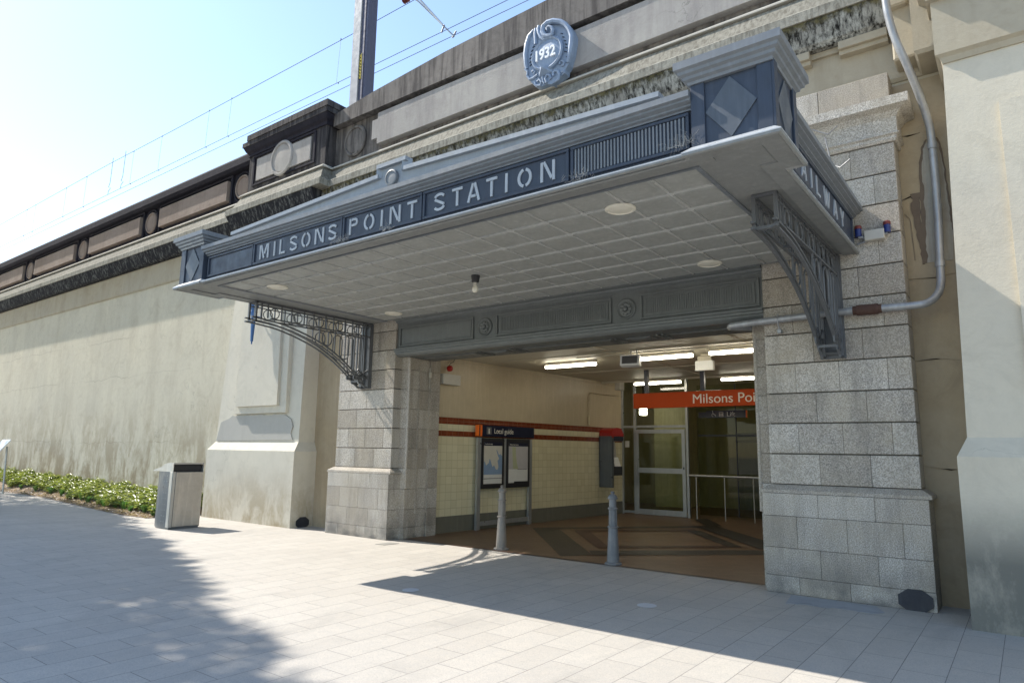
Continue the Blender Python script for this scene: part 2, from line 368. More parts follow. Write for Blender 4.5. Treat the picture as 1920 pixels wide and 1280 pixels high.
def thing(name, loc, label, cat, group=None):
    o = bpy.data.objects.new(name, None); COL.objects.link(o); o.location = loc; o.empty_display_size = .2
    return tag(o, label, cat, group)
def dup(root, delta, label=None):
    def cp(o, par):
        c = o.copy(); COL.objects.link(c)
        if par is not None: c.parent = par
        for ch in list(o.children): cp(ch, c)
        return c
    c = cp(root, None); c.location = Vector(root.location)+Vector(delta)
    if label: c['label'] = label
    return c
def text(s, size, pos, mat, name, parent=None, ext=.004, facing='-y', align='LEFT', xs=1.0, rz=0.0, bold=0.0):
    cu = bpy.data.curves.new(name, 'FONT'); cu.body = s; cu.size = size; cu.extrude = ext; cu.align_x = align; cu.offset = bold
    o = bpy.data.objects.new(name, cu); COL.objects.link(o); bpy.context.view_layer.update()
    me = bpy.data.meshes.new_from_object(o.evaluated_get(bpy.context.evaluated_depsgraph_get())); bpy.data.objects.remove(o)
    T = Matrix.Translation(pos) @ Matrix.Rotation(rz, 4, 'Z') @ Matrix.Rotation(R(90), 4, 'X') @ Matrix.Diagonal((xs, 1, 1, 1))
    me.transform(T); me.materials.clear(); me.materials.append(mat); me.name = name
    o = bpy.data.objects.new(name, me); COL.objects.link(o)
    if parent is not None: o.parent = parent; o.matrix_parent_inverse = Matrix.Translation(-Vector(parent.location))
    return o
def smooth_pts(P, n=4):
    P = [Vector(p) for p in P]; out = []
    for i in range(len(P)-1):
        p0, p1, p2, p3 = P[max(i-1,0)], P[i], P[i+1], P[min(i+2,len(P)-1)]
        for k in range(n):
            t = k/n; out.append(.5*((2*p1)+(-p0+p2)*t+(2*p0-5*p1+4*p2-p3)*t*t+(-p0+3*p1-3*p2+p3)*t**3))
    return out+[P[-1]]
def arc(cx, cy, rx, ry, a0, a1, n=12): return [(cx+rx*math.cos(R(a0+(a1-a0)*i/n)), cy+ry*math.sin(R(a0+(a1-a0)*i/n))) for i in range(n+1)]

# ================================================================ GROUND
m = MB(); m.add([(-300,-300,0),(300,-300,0),(300,9.06,0),(-300,9.06,0)], [(0,1,2,3)])
tag(m.build('pavement', M['paver']), kind='structure')
m = MB(); m.add([(-9.45,8.99,.004),(-2.3,8.99,.004),(-2.3,26,.004),(-9.45,26,.004)], [(0,1,2,3)])
hall_floor = tag(m.build('hall_floor', M['floor']), kind='structure')
m = MB(); m.add([(-10.8,16.8,.0025),(-9.3,16.8,.0025),(-9.3,26,.0025),(-10.8,26,.0025)], [(0,1,2,3)]); tag(m.build('hall_floor', M['floor']), kind='structure')
FB = dict(A=[(-8.493,12.003),(-7.917,12.179),(-5.615,9.579),(-5.931,9.145)],
 B=[(-8.521,12.042),(-5.737,15.379),(-5.62,14.9),(-8.2,12.03)],
 C=[(-5.895,9.954),(-3.796,11.976),(-3.3,11.76),(-5.595,9.544)],
 D=[(-7.582,12.191),(-7.353,12.417),(-5.792,10.454),(-5.936,10.318)],
 E=[(-5.948,10.646),(-4.302,12.243),(-4.099,12.107),(-5.92,10.333)],
 F=[(-7.612,12.288),(-5.841,14.227),(-5.65,13.963),(-7.473,12.114)],
 G=[(-5.809,13.807),(-5.637,14.071),(-4.11,12.14),(-4.374,12.047)],
 H=[(-5.875,14.598),(-5.607,15.098),(-3.295,12.4),(-3.8,12.1)],
 I=[(-6.69,16.313),(-6.514,16.713),(-5.607,15.298),(-5.874,15.039)])
for i, (k, poly) in enumerate(FB.items()):
    m = MB(); m.add([(x, y, .0085+.0012*i) for x, y in poly], [(0,1,2,3)])
    tag(m.build('floor_band', M['floor_red'] if k in 'DEF' else M['floor_dark']), kind='structure')
m = MB(); m.add([(-9.2,8.90,.006),(-2.7,8.90,.006),(-2.7,8.985,.006),(-9.2,8.985,.006)], [(0,1,2,3)])
tag(m.build('threshold_strip', M['floor_red']), kind='structure')

# ================================================================ VIADUCT WALL
vw = thing('viaduct_wall', (-5.9, 9.05, 0), 'long weathered cream rendered railway viaduct wall with parapet, cornice and buttresses behind the canopy', 'wall')
OX0, OX1, OZ = -9.2, -2.66, 3.45      # entrance opening
m = MB()
m.box(-70, OX0-.15, 9.08, 9.6, -.1, 6.3); m.box(OX1+.15, 8, 9.08, 9.6, -.1, 6.3); m.box(OX0-.15, OX1+.15, 9.08, 9.6, 3.9, 6.3)
m.build('wall_face', M['wall'], vw)
m = MB()  # darker recessed strips beside the piers (thin skin, proud 6 mm)
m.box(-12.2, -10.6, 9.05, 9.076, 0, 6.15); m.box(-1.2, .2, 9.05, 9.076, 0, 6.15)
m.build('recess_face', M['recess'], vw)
# frieze band above wall
pathW = [(-70,9.08),(-15.05,9.08),(-15.05,8.78),(-11.95,8.78),(-11.95,9.08),(-.62,9.08),(-.62,8.55),(8,8.55)]
m = MB(); m.sweep(pathW, [(-.5,6.9),(-.5,6.2),(.02,6.2),(.05,6.24),(.05,6.9)]); m.build('frieze', M['frieze'], vw)
# cornice: ledge, sloping face, drip, streaked face, soffit
pathC = [(-70,9.0),(-15.1,9.0),(-15.1,8.75),(-11.97,8.75),(-11.97,9.0),(-.9,9.0)]
m = MB(); m.sweep(pathC, [(-.6,7.83),(-.6,7.3),(.2,7.3),(.285,7.375),(.2,7.42),(.05,7.72),(0,7.72),(0,7.83)]); m.build('cornice_ledge', M['grey_dirty'], vw)
m = MB(); m.sweep(pathC, [(-.2,7.74),(-.2,7.835),(.0,7.842),(.095,7.765),(.095,7.74)]); m.build('ledge_edge', M['ledge'], vw)
m = MB(); m.sweep(pathC, [(-.55,7.39),(-.55,7.22),(.30,7.22),(.30,7.36),(.27,7.39)]); m.build('drip_band', M['drip'], vw)
pR = [(-11.5,9.0),(-.9,9.0)]
m = MB(); m.sweep([(-11.97,8.75),(-11.97,9.0),(-.9,9.0)], [(-.5,7.23),(-.5,6.88),(.12,6.88),(.17,6.93),(.275,7.19),(.275,7.23)]); m.build('streaked_cornice_face', M['moss'], vw)
m = MB(); m.sweep([(-70,9.0),(-15.1,9.0),(-15.1,8.75),(-11.97,8.75)], [(-.5,7.23),(-.5,6.88),(.12,6.88),(.17,6.93),(.275,7.19),(.275,7.23)])
tag(m.build('streaked_cornice_face', M['bmoss'], vw), 'black weather-stained cornice face left of the pedestal')
m = MB()
for k in range(13):
    x1 = -.96-.91*k
    m = MB(); m.box(x1-.56, x1, 8.87, 9.2, 6.77, 6.878, .006); m.box(x1-.56, x1, 8.92, 9.2, 6.71, 6.772, .006); m.build('modillion', M['frieze'], vw)
m = MB(); m.box(-11.9, -.7, 8.98, 9.2, 6.80, 6.875); m.build('bed_moulding', M['frieze'], vw)
# coping and body, centre bay (top line rises to the right)
m = MB()
XS = [-11.9,-10.5,-8.5,-6.12,-4.0,-1,8]
def ztop(x): return 9.09 + (.36 * (1-((x+5.2)/6.3)**2) if x < -1 else .2)
for i in range(len(XS)-1):
    a, b = XS[i], XS[i+1]; za, zb = ztop(a), ztop(b)
    m.add([(a,8.9,8.76),(b,8.9,8.76),(b,9.6,8.76),(a,9.6,8.76),(a,8.9,za),(b,8.9,zb),(b,9.6,zb),(a,9.6,za)], [(0,1,5,4),(4,5,6,7),(0,3,2,1),(3,7,6,2)]+([(0,4,7,3)] if i==0 else [])+([(1,2,6,5)] if i==len(XS)-2 else []))
bmesh.ops.remove_doubles(m.bm, verts=m.bm.verts, dist=.001)
m.build('coping', M['parapet'], vw)
m = MB(); m.box(-12.0, 8, 9.08, 9.55, 7.6, 8.757); m.build('parapet_body', M['parapet'], vw)
def oct_panel(x0, x1, z0, z1, y, n=.13):
    return [(x0,z0+n),(x0+n*1.3,z0+n),(x0+n*1.3,z0),(x1-n*1.3,z0),(x1-n*1.3,z0+n),(x1,z0+n),(x1,z1-n),(x1-n*1.3,z1-n),(x1-n*1.3,z1),(x0+n*1.3,z1),(x0+n*1.3,z1-n),(x0,z1-n)]
m = MB(); m.prism(oct_panel(-10.62, -.9, 7.97, 8.66, 0), 'y', 8.935, 9.1); m.build('raised_panel', M['panel'], vw)
def roundel(cx, cz, y, r, mat, nm='roundel'):
    m = MB(); m.lathe([(r,-.1),(r,.03),(r*.93,.055),(r*.84,.055),(r*.80,.02),(r*.78,.02),(r*.76,.03),(0.001,.045)], (cx, y, cz), 40, 'y')
    return m.build(nm, mat, vw, True)
roundel(-11.3, 8.31, 9.07, .36, M['parapet'])
# pedestal
m = MB(); m.box(-15.06, -12.0, 8.80, 9.6, 7.6, 9.0); m.build('pedestal', M['ped_dark'], vw)
ped = vw.children[-1]
def cop(path, prof, mat, nm='pedestal_coping'):
    m = MB(); m.sweep(path, prof); return m.build(nm, mat, vw)
pp = [(-15.06,9.6),(-15.06,8.80),(-12.0,8.80),(-12.0,9.6)]
cop(pp[::1], [(-.3,8.80),(-.3,9.04),(.13,9.04),(.08,8.93),(.03,8.88),(.03,8.80)], M['dark_parapet'], 'pedestal_cove')
m = MB(); m.box(-15.22, -11.84, 8.66, 9.75, 9.045, 9.16); m.box(-15.0, -11.82, 8.64, 9.75, 9.163, 9.31); m.build('pedestal_coping', M['ped_dark'], vw)
m = MB()  # frame border
for (a,b,c,d) in ((-14.85,-12.35,8.72,8.77),(-14.85,-12.35,7.98,8.03),(-14.85,-14.78,8.035,8.715),(-12.42,-12.35,8.035,8.715)): m.box(a,b,8.765,8.81,c,d,.005)
m.build('frame', M['dark_parapet'], vw)
m = MB(); m.box(-14.68,-12.52,8.765,8.81,8.09,8.66,.005); m.build('raised_panel', M['panel'], vw)
roundel(-13.62, 8.41, 8.78, .44, M['panel'])
# left bay
m = MB(); m.box(-70, -15.1, 9.10, 9.55, 7.6, 8.72); m.build('parapet_body', M['dark_parapet'], vw)
m = MB(); m.prism([(8.93,8.73),(8.86,8.80),(8.86,8.98),(8.93,9.07),(9.6,9.07),(9.6,8.73)], 'x', -70, -15.1)
tag(m.build('coping', M['dark_parapet'], vw), 'black stained coping on the parapet left of the pedestal')
for k in range(9):
    x1 = -16.35-4.93*k; x0 = x1-3.70
    m = MB(); m.box(x0, x1, 8.965, 9.12, 8.0, 8.56, .006); m.build('raised_panel', M['brown_panel'], vw)
    m = MB()
    for (a,b,c,d) in ((x0-.14,x1+.14,8.66,8.71),(x0-.14,x0-.07,7.9,8.66),(x1+.07,x1+.14,7.9,8.66)): m.box(a,b,9.03,9.12,c,d)
    m.build('frame', M['dark_parapet'], vw)
    roundel(x1+.60 if k else -15.72, 8.27, 9.07, .33, M['brown_panel'])
    m = MB()
    for s in range(2):
        c0 = (x1+.60 if k else -15.72)
        pts = [(c0+(.40)*math.cos(a), 9.06, 8.27+.40*math.sin(a)) for a in [math.pi*2*q/28 for q in range(28)]]
    m.tube(pts, .03, 6, True); m.build('roundel_rim', M['dark_parapet'], vw, True)
# left buttress (battered)
def buttress(x0b, x1b, yb, plh, x0s, x1s, ys, x0t, x1t, yt, ztp, mat, lab):
    m = MB(); yk = 9.1
    m.add([(x0b,yb,-.05),(x1b,yb,-.05),(x1b,yk,-.05),(x0b,yk,-.05),(x0b,yb,plh),(x1b,yb,plh),(x1b,yk,plh),(x0b,yk,plh),
           (x0s,ys,plh+.19),(x1s,ys,plh+.19),(x1s,yk,plh+.19),(x0s,yk,plh+.19)],
          [(0,1,5,4),(1,2,6,5),(3,0,4,7),(4,5,9,8),(5,6,10,9),(7,4,8,11),(8,9,10,11)])
    p = m.build('buttress_plinth', mat, vw); p['label'] = 'splayed plinth of the ' + lab
    m = MB()
    m.add([(x0s,ys,plh+.188),(x1s,ys,plh+.188),(x1s,yk,plh+.188),(x0s,yk,plh+.188),(x0t,yt,ztp),(x1t,yt,ztp),(x1t,yk,ztp),(x0t,yk,ztp)],
          [(0,1,5,4),(1,2,6,5),(3,0,4,7),(4,5,6,7)])
    p = m.build('buttress', mat, vw); p['label'] = lab
    return p
buttress(-15.38, -12.0, 8.5, 1.53, -15.29, -12.09, 8.65, -15.0, -12.13, 8.74, 6.2, M['buttress'], 'buttress left of the entrance')
# stepped raised panel frame on left buttress
m = MB()
m.prism([(-14.52,2.34),(-12.52,2.34),(-12.6,5.7),(-14.42,5.7)], 'y', 8.585, 8.72)
m.build('buttress_panel', M['buttress'], vw)
m = MB(); m.prism([(-14.36,2.50),(-12.76,2.50),(-12.84,5.58),(-14.26,5.58)], 'y', 8.52, 8.61)
m.build('buttress_panel', M['buttress'], vw)
m = MB()
pts = []
random.seed(3)
top = [(-15.10+.03*i*1.0, 2.28+random.uniform(-.03,.03)) for i in range(0, 90, 4)]
pl = [(-15.24,1.74)] + [(-15.10,2.16)] + [(x,min(2.30,2.16+.3*(x+15.1))+random.uniform(-.015,.015)) for x in [(-15.0+.12*i) for i in range(21)]] + [(-12.38,2.2),(-12.30,2.05),(-12.36,1.9),(-12.28,1.76)]
m.prism(pl, 'y', 8.630, 8.648)
ppz = m.build('plaster_patch', M['plaster_patch'], vw)
# right pilaster / buttress
buttress(-.565, 8, 8.0, 1.61, -.475, 8, 8.14, -.39, 8, 8.24, 5.84, M['rbuttress'], 'buttress at the far right')
m = MB()
m.add([(.06,8.10,2.3),(.06,8.19,5.25),(8,8.19,5.25),(8,8.10,2.3),(.06,8.3,2.3),(.06,8.3,5.25),(8,8.3,5.25),(8,8.3,2.3)],[(0,1,2,3),(0,4,5,1),(1,5,6,2),(0,3,7,4)])
m.build('buttress_panel', M['rbuttress'], vw)
m = MB(); m.sweep([(-.39,9.1),(-.39,8.22),(8,8.22)], [(-.4,6.75),(-.4,5.84),(.0,5.84),(.02,5.9),(.06,5.93),(.06,6.55),(.06,6.75)]); m.build('capital', M['frieze'], vw)
m = MB(); m.sweep([(-.42,9.1),(-.42,8.16),(8,8.16)], [(-.4,7.6),(-.4,6.56),(.07,6.56),(.07,6.72),(.16,6.78),(.16,7.3),(.3,7.4),(.3,7.6)]); m.build('capital', M['frieze'], vw)
m = MB(); m.box(-.9,-.62,8.7,9.2,6.3,7.5,.02); m.box(-.95,-.7,8.6,8.98,6.95,7.3,.02); m.build('cornice_return', M['frieze'], vw)
# water stain beside the conduit
m = MB()
rs = random.Random(4)
def ribbon(pts, w0, w1, mat, nm, y=9.036):
    L_, R_ = [], []
    for i, (x, z) in enumerate(pts):
        ww = (w0+(w1-w0)*i/(len(pts)-1))*rs.uniform(.7, 1.3); L_.append((x-ww/2, z)); R_.append((x+ww/2, z))
    m = MB(); m.prism(L_+R_[::-1], 'y', y, 9.05); m.build(nm, mat, vw)
def dens(P, n=5, j=.006):
    o = []
    for p, q in zip(P, P[1:]):
        for k in range(n): t = k/n; o.append((p[0]+(q[0]-p[0])*t+rs.uniform(-j, j), p[1]+(q[1]-p[1])*t))
    return o+[P[-1]]
left = dens([(-.66,5.36),(-.715,5.25),(-.745,5.05),(-.75,4.8),(-.755,4.6),(-.765,4.3),(-.775,4.05),(-.78,3.85)])
right = dens([(-.56,5.36),(-.53,5.25),(-.505,5.0),(-.495,4.7),(-.485,4.4),(-.475,4.2)])
m = MB(); m.prism(left+[(-.5,3.85)]+right[::-1], 'y', 9.042, 9.05); m.build('lime_run', M['lime'], vw)
ribbon(left, .022, .05, M['stain'], 'water_stain'); ribbon(right, .022, .015, M['stain'], 'water_stain')
ribbon(dens([(-.81,4.72),(-.83,4.6),(-.815,4.3),(-.80,4.05),(-.795,3.84)]), .10, .02, M['stain'], 'water_stain', 9.038)
for P_ in ([(-.97,4.66),(-.86,4.70),(-.76,4.64)], [(-.95,4.48),(-.90,4.42),(-.885,4.2),(-.88,3.9)], [(-.97,5.5),(-.85,5.45),(-.72,5.47)], [(-.96,3.68),(-.7,3.66),(-.48,3.69)], [(-.96,2.7),(-.75,2.72),(-.5,2.68)], [(-.95,1.5),(-.7,1.46),(-.56,1.5)]):
    ribbon(dens(P_, 5, .004), .005, .004, M['stain'], 'crack', 9.041)
# rear mass of the viaduct (trackbed) so the parapet is solid from behind
m = MB(); m.box(-70, 8, 9.62, 20, 4.3, 7.6); m.build('trackbed', M['parapet'], vw)

# ================================================================ GRANITE PIERS
ZJ = [.0, .2, .52, .886]
def pier(x0, x1, lab, seed, mirror):
    rnd = random.Random(seed)
    t = thing('granite_pier', ((x0+x1)/2, 8.7, 0), lab, 'pier', 'granite piers of the entrance')
    def courses(zs, xa, xb, yf, yb, mat, name, gap, vw_, off, xi):
        m = MB(); g = gap
        for i in range(len(zs)-1):
            n = 3 if xb-xa > 1.3 else 1
            wdt = (xb-xa)
            cuts = [xa] + ([xa+wdt*f for f in ((.36,.70) if (i+off) % 2 else (.22,.53,.85))]) + [xb]
            for a, b in zip(cuts, cuts[1:]):
                e = .0014
                m.box(a+(e if a > xa else 0), b-(e if b < xb else 0), yf, yb, zs[i]+g/2, zs[i+1]-g/2, .0045 if g > .01 else .0035)
        m.build(name, mat, t)
        mm = MB(); mm.box(xa+.022, xb-.022, yf+.022, yb, zs[0], zs[-1]); mm.build('joint_core', M['joint'], t)
    courses([0,.2,.52,.886,1.15], x0-.08 if not mirror else x0-.07, x1+.07, 8.575, 9.04, M['granite'], 'plinth', .004, 0, 0, 0)
    m = MB(); xa, xb = x0-.07, x1+.07
    m.sweep([(x0,9.04),(x0,8.68),(x1,8.68),(x1,9.04)], [(-.15,1.152),(.07,1.152),(.105,1.153),(.10,1.19),(.03,1.235),(.0,1.25),(-.15,1.25)][1:], )
    m.build('base_moulding', M['granite'], t)
    zz = [1.252+.3665*i for i in range(12)]
    courses(zz, x0, x1, 8.68, 9.04, M['granite'], 'shaft', .016, 0, 1, 0)
    m = MB(); m.sweep([(x0,9.04),(x0,8.68),(x1,8.68),(x1,9.04)], [(-.15,5.285),(.02,5.285),(.04,5.31),(.04,5.345),(.07,5.36),(.07,5.37),(.05,5.385),(.05,5.57),(.10,5.63),(.20,5.66),(.20,5.77),(-.15,5.79)])
    m.build('capital', M['granite'], t)
    m = MB(); m.box(x0+.01, x0+.79, 8.70, 9.04, 5.79, 6.18, .006); m.box(x0+.795, x1-.01, 8.70, 9.04, 5.79, 6.18, .006); m.build('cap_block', M['granite'], t)
    return t
pierR = pier(-2.555, -.962, 'right granite pier of the entrance carrying the grey pipe and a twin alarm light', 5, False)
pierL = pier(-10.905, -9.325, 'left granite pier of the entrance, half hidden behind the curved canopy bracket', 9, True)
# architrave jambs
def jamb(xa, xb, xin, lab, sgn):
    t = thing('granite_door_jamb', ((xa+xb)/2, 9.2, 0), lab, 'door jamb', 'granite door jambs')
    m = MB(); zs = [0,.2,.52,.886] + [1.252+.3665*i for i in range(7)]
    zs[-1] = 3.395
    for i in range(len(zs)-1):
        m.box(min(xa,xb), max(xa,xb), 8.87, 9.0, zs[i]+.002, zs[i+1]-.002, .006)
        m.box(min(xa,xin), max(xa,xin), 9.002, 9.2, zs[i]+.002, zs[i+1]-.002, .004)
        m.box(min(xa,xin), max(xa,xin), 9.204, 9.45, zs[i]+.002, zs[i+1]-.002, .004)
        m.box(min(xa,xin+sgn*.03), max(xa,xin+sgn*.03), 9.454, 9.72, zs[i]+.002, zs[i+1]-.002, .004)
    m.build('blocks', M['granite'], t)
    m = MB(); m.tube([(xb, 8.885, .9),(xb, 8.885, 3.3)], .028, 10); m.build('bead', M['granite'], t, True)
    x = xin
    m = MB(); e = .018*sgn
    for a in (9.16, 9.44): m.box(min(x,x+e), max(x,x+e), a, a+.03, .5, 3.2)
    m.box(min(x,x+e), max(x,x+e), 9.16, 9.47, .44, .498); m.build('panel_frame', M['granite'], t)
    return t
jamb(-9.42, -9.14, -9.16, 'left granite door jamb with sunk panel beside the tiled wall', 1)
jamb(-2.50, -2.74, -2.70, 'right granite door jamb behind the pipe and the orange sign end', -1)

# ================================================================ ENTRANCE BEAM
beam = thing('entrance_beam', (-5.93, 8.7, 3.3), 'dark grey steel beam with ribbed panels and rosettes over the entrance opening', 'beam')
m = MB()
m.prism([(8.72,3.45),(8.72,3.93),(8.70,3.95),(8.67,3.95),(8.66,3.98),(8.60,4.0),(8.58,4.018),(9.55,4.018),(9.55,3.31),(9.2,3.31),(8.9,3.32),(8.74,3.315),(8.70,3.34),(8.68,3.36),(8.68,3.385),(8.65,3.39),(8.65,3.42),(8.62,3.43),(8.62,3.45)], 'x', -9.325, -2.555)
m.build('girder', M['beam'], beam)
bx = [(-9.25,-7.44,False),(-6.94,-4.76,True),(-4.29,-2.60,True)]
for a, b, fl in bx:
    m = MB()
    for (p,q,r,s) in ((a,b,3.84,3.87),(a,b,3.49,3.52),(a,a+.03,3.52,3.84),(b-.03,b,3.52,3.84)): m.box(p,q,8.690,8.722,r,s,.004)
    m.box(a+.06,b-.06,8.708,8.722,3.55,3.81)
    if fl:
        k = int((b-a-.16)/.033)
        for i in range(k): x = a+.09+i*.033; m.box(x, x+.013, 8.698, 8.7085, 3.565, 3.795)
    m.build('ribbed_panel' if fl else 'plain_panel', M['beam'], beam)
for cx in (-7.19, -4.52):
    m = MB(); m.lathe([(.155,-.02),(.155,.02),(.14,.03),(.125,.02),(.115,.01),(.11,.01)], (cx, 8.72, 3.675), 32, 'y')
    for k in range(8):
        a = k*math.pi/4; m.lathe([(.034,0),(.03,.03),(.012,.042)], (cx+.066*math.cos(a), 8.718, 3.675+.066*math.sin(a)), 10, 'y')
    m.lathe([(.035,0),(.03,.045),(.01,.055)], (cx, 8.718, 3.675), 12, 'y')
    m.build('rosette', M['beam'], beam, True)
m = MB()   # relief on the underside
for cx in (-7.19, -4.52):
    for dx in (-.42,-.34,.34,.42): m.box(cx+dx-.012, cx+dx+.012, 9.0, 9.42, 3.292, 3.311)
    m.box(cx-.2, cx+.2, 9.08, 9.34, 3.295, 3.311); m.box(cx-.12, cx+.12, 9.13, 9.29, 3.285, 3.297)
m.box(-9.0,-7.7,9.08,9.34,3.298,3.311); m.box(-6.68,-5.0,9.08,9.34,3.298,3.311); m.box(-4.0,-2.8,9.08,9.34,3.298,3.311)
m.build('underside_panel', M['beam'], beam)

# ================================================================ CANOPY
cx = -5.80
can = thing('entrance_canopy', (cx, 6.9, 4.0), 'large grey steel entrance canopy lettered for the station, with a coffered soffit and scrolled brackets', 'canopy')
HW, PW, PI_, YF, YP = 4.33, 4.47, 3.82, 5.08, 5.0
# body outline, travel so that outside is on the right: from right-back to front to left-back? (right of travel = outside)
plan = [(cx-HW,8.68),(cx-HW,5.64),(cx-PW,5.64),(cx-PW,YP),(cx-PI_,YP),(cx-PI_,YF),(cx+PI_,YF),(cx+PI_,YP),(cx+PW,YP),(cx+PW,5.64),(cx+HW,5.64),(cx+HW,8.68)]
main = [(cx-HW,8.68),(cx-HW,YF),(cx+HW,YF),(cx+HW,8.68)]
# lower lip following every break
m = MB(); m.sweep(plan, [(-.12,3.99),(.03,3.985),(.045,3.972),(.065,3.98),(.065,4.005),(.0,4.06),(-.03,4.06),(-.12,4.06)]); m.build('lower_lip', M['border'], can)
m = MB(); m.sweep(plan, [(-.02,4.0635),(.002,4.0625),(.0685,4.0075),(.0685,3.998),(-.02,4.05)]); m.build('lip_glint_edge', M['lip'], can)  # thin pale strip carrying the painted sun glint
m = MB(); m.sweep([(cx-PI_+.003,YF-.001),(cx+PI_-.003,YF-.001)], [(-.01,4.0665),(.002,4.0655),(.1285,4.0095),(.1285,3.996),(-.01,4.05)]); m.build('lip_glint_edge', M['lip'], can)
m = MB(); m.sweep([(cx-PI_+.003,YF-.001),(cx+PI_-.003,YF-.001)], [(.03,3.992),(.09,3.986),(.105,3.974),(.125,3.982),(.125,4.006),(.0,4.062),(.0,4.02),(.03,4.0)]); m.build('lower_lip', M['border'], can)
# fascia wall
m = MB(); m.sweep(main, [(-.06,4.04),(0,4.04),(0,4.50),(-.06,4.50)]); m.build('fascia', M['steel_d'], can)
# upper cornice: main
prof = [(-.10,4.42),(.03,4.42),(.03,4.435),(.06,4.445),(.06,4.46),(.10,4.475),(.10,4.49),(.13,4.50),(.13,4.552),(-.10,4.56)]
m = MB(); m.sweep([(cx-PI_,YF+.002),(cx+PI_,YF+.002)], prof); m.build('cornice', M['steel'], can)
for s in (-1, 1):
    pth = [(cx+s*HW,5.66),(cx+s*HW,8.68)]
    if s < 0: pth = pth[::-1]
    m = MB(); m.sweep(pth, prof); m.build('cornice', M['steel'], can)
# roof
m = MB(); m.box(cx-HW-.02, cx+HW+.02, YF+.06, 8.9, 4.5605, 4.60); m.build('roof', M['steel'], can)
m = MB()   # pediment panel set back, with raised centre
zt = lambda x: 4.86-(abs(x-cx)/3.4)*.12
outl = [(cx-3.4,4.60),(cx+3.4,4.60),(cx+3.4,4.74),(cx+.22,4.855),(cx+.22,4.965),(cx-.22,4.965),(cx-.22,4.855),(cx-3.4,4.74)]
m.prism(outl, 'y', 5.24, 5.30); m.build('pediment', M['steel_l'], can)
m = MB()
for a, b in (((cx-3.45,4.745),(cx-.22,4.865)),((cx+.22,4.865),(cx+3.45,4.745)),((cx-.25,4.985),(cx+.25,4.985)),((cx-.22,4.85),(cx-.22,4.99)),((cx+.22,4.85),(cx+.22,4.99))):
    m.bar((a[0],5.25,a[1]), (b[0],5.25,b[1]), .12, .05, (0,0,1))
m.build('pediment_trim', M['steel_l'], can)
m = MB(); m.lathe([(.1,-.02),(.1,.05),(.085,.055),(.08,.045),(.001,.05)], (cx, 5.25, 4.80), 28, 'y'); m.build('roundel', M['steel'], can, True)
# sign panels
def frame_panel(a, b, z0, z1, y, nm, mat, lab=None, th=.03):
    m = MB()
    for (p,q,r,s) in ((a,b,z1-th,z1),(a,b,z0,z0+th),(a,a+th,z0+th,z1-th),(b-th,b,z0+th,z1-th)): m.box(p,q,y-.028,y+.005,r,s,.004)
    m.box(a+th,b-th,y-.006,y+.004,z0+th,z1-th)
    o = m.build(nm, mat, can)
    if lab: o['label'] = lab
    return o
LW = .029
def stroke(m, pts, y, wd=LW, d=.012):
    P = [Vector((p[0], p[1])) for p in pts]; L = []; Rr = []
    for i, p in enumerate(P):
        t = (P[min(i+1,len(P)-1)]-P[max(i-1,0)]).normalized(); n = Vector((-t.y, t.x)); L.append(p+n*wd/2); Rr.append(p-n*wd/2)
    for i in range(len(P)-1):
        q = [L[i], L[i+1], Rr[i+1], Rr[i]]
        m.prism([(v.x, v.y) for v in q], 'y', y-d, y)
def letter(m, ch, x0, x1, z0, z1, y, wd=LW):
    h = wd/2; c = (x0+x1)/2; H = z1-z0; W_ = x1-x0
    S = lambda p: stroke(m, p, y, wd)
    if ch == 'I': S([(c,z0),(c,z1)])
    elif ch == 'M': S([(x0+h,z0),(x0+h,z1)]); S([(x1-h,z0),(x1-h,z1)]); S([(x0+wd*1.25,z1),(c,z0+.01)]); S([(x1-wd*1.25,z1),(c+.01,z0+H*.35)])
    elif ch == 'L': S([(x0+h,z0),(x0+h,z1)]); S([(x0+wd*1.25,z0+h),(x1,z0+h)])
    elif ch == 'N': S([(x0+h,z0),(x0+h,z1)]); S([(x1-h,z0),(x1-h,z1)]); S([(x0+wd*1.35,z1),(x1-wd*1.25,z0+H*.12)])
    elif ch == 'T': S([(x0,z1-h),(x1,z1-h)]); S([(c,z0),(c,z1-wd*1.2)])
    elif ch == 'A': S([(x0+h,z0),(c-.012,z1)]); S([(c+.012,z1),(x1-h,z0)]); S([(x0+W_*.3,z0+H*.3),(x1-W_*.35,z0+H*.3)])
    elif ch == 'O':
        rx, rz = W_/2-h, H/2-h
        S(arc(c,(z0+z1)/2,rx,rz,-78,78,10)); S(arc(c,(z0+z1)/2,rx,rz,102,258,10))
    elif ch == 'P': S([(x0+h,z0),(x0+h,z1)]); S([(x0+wd*1.3,z1-h)]+arc(x1-H*.24,z1-H*.25,H*.24-h,H*.25-h,90,-90,8)+[(x0+wd*1.3,z1-H*.5+h)])
    elif ch == 'R': letter(m,'P',x0,x1,z0,z1,y,wd); S([(c,z0+H*.42),(x1-h,z0)])
    elif ch == 'S':
        r = W_/2-h; zc = z1-h-H*.23; zd = z0+h+H*.23
        S(arc(c,z1-H*.27,r,H*.27-h,20,165,8)); S([(x0+h,z1-H*.33),(c-.02,z0+H*.55),(c+.02,z0+H*.45),(x1-h,z0+H*.33)]); S(arc(c,z0+H*.27,r,H*.27-h,-10,-160,8))
    elif ch == 'W': S([(x0+h,z1),(x0+W_*.3,z0)]); S([(x0+W_*.33,z0),(c,z1)]); S([(c,z1),(x0+W_*.67,z0)]); S([(x0+W_*.7,z0),(x1-h,z1)])
    elif ch == 'Y': S([(x0+h,z1),(c-.008,z0+H*.48)]); S([(x1-h,z1),(c+.008,z0+H*.48)]); S([(c,z0),(c,z0+H*.42)])
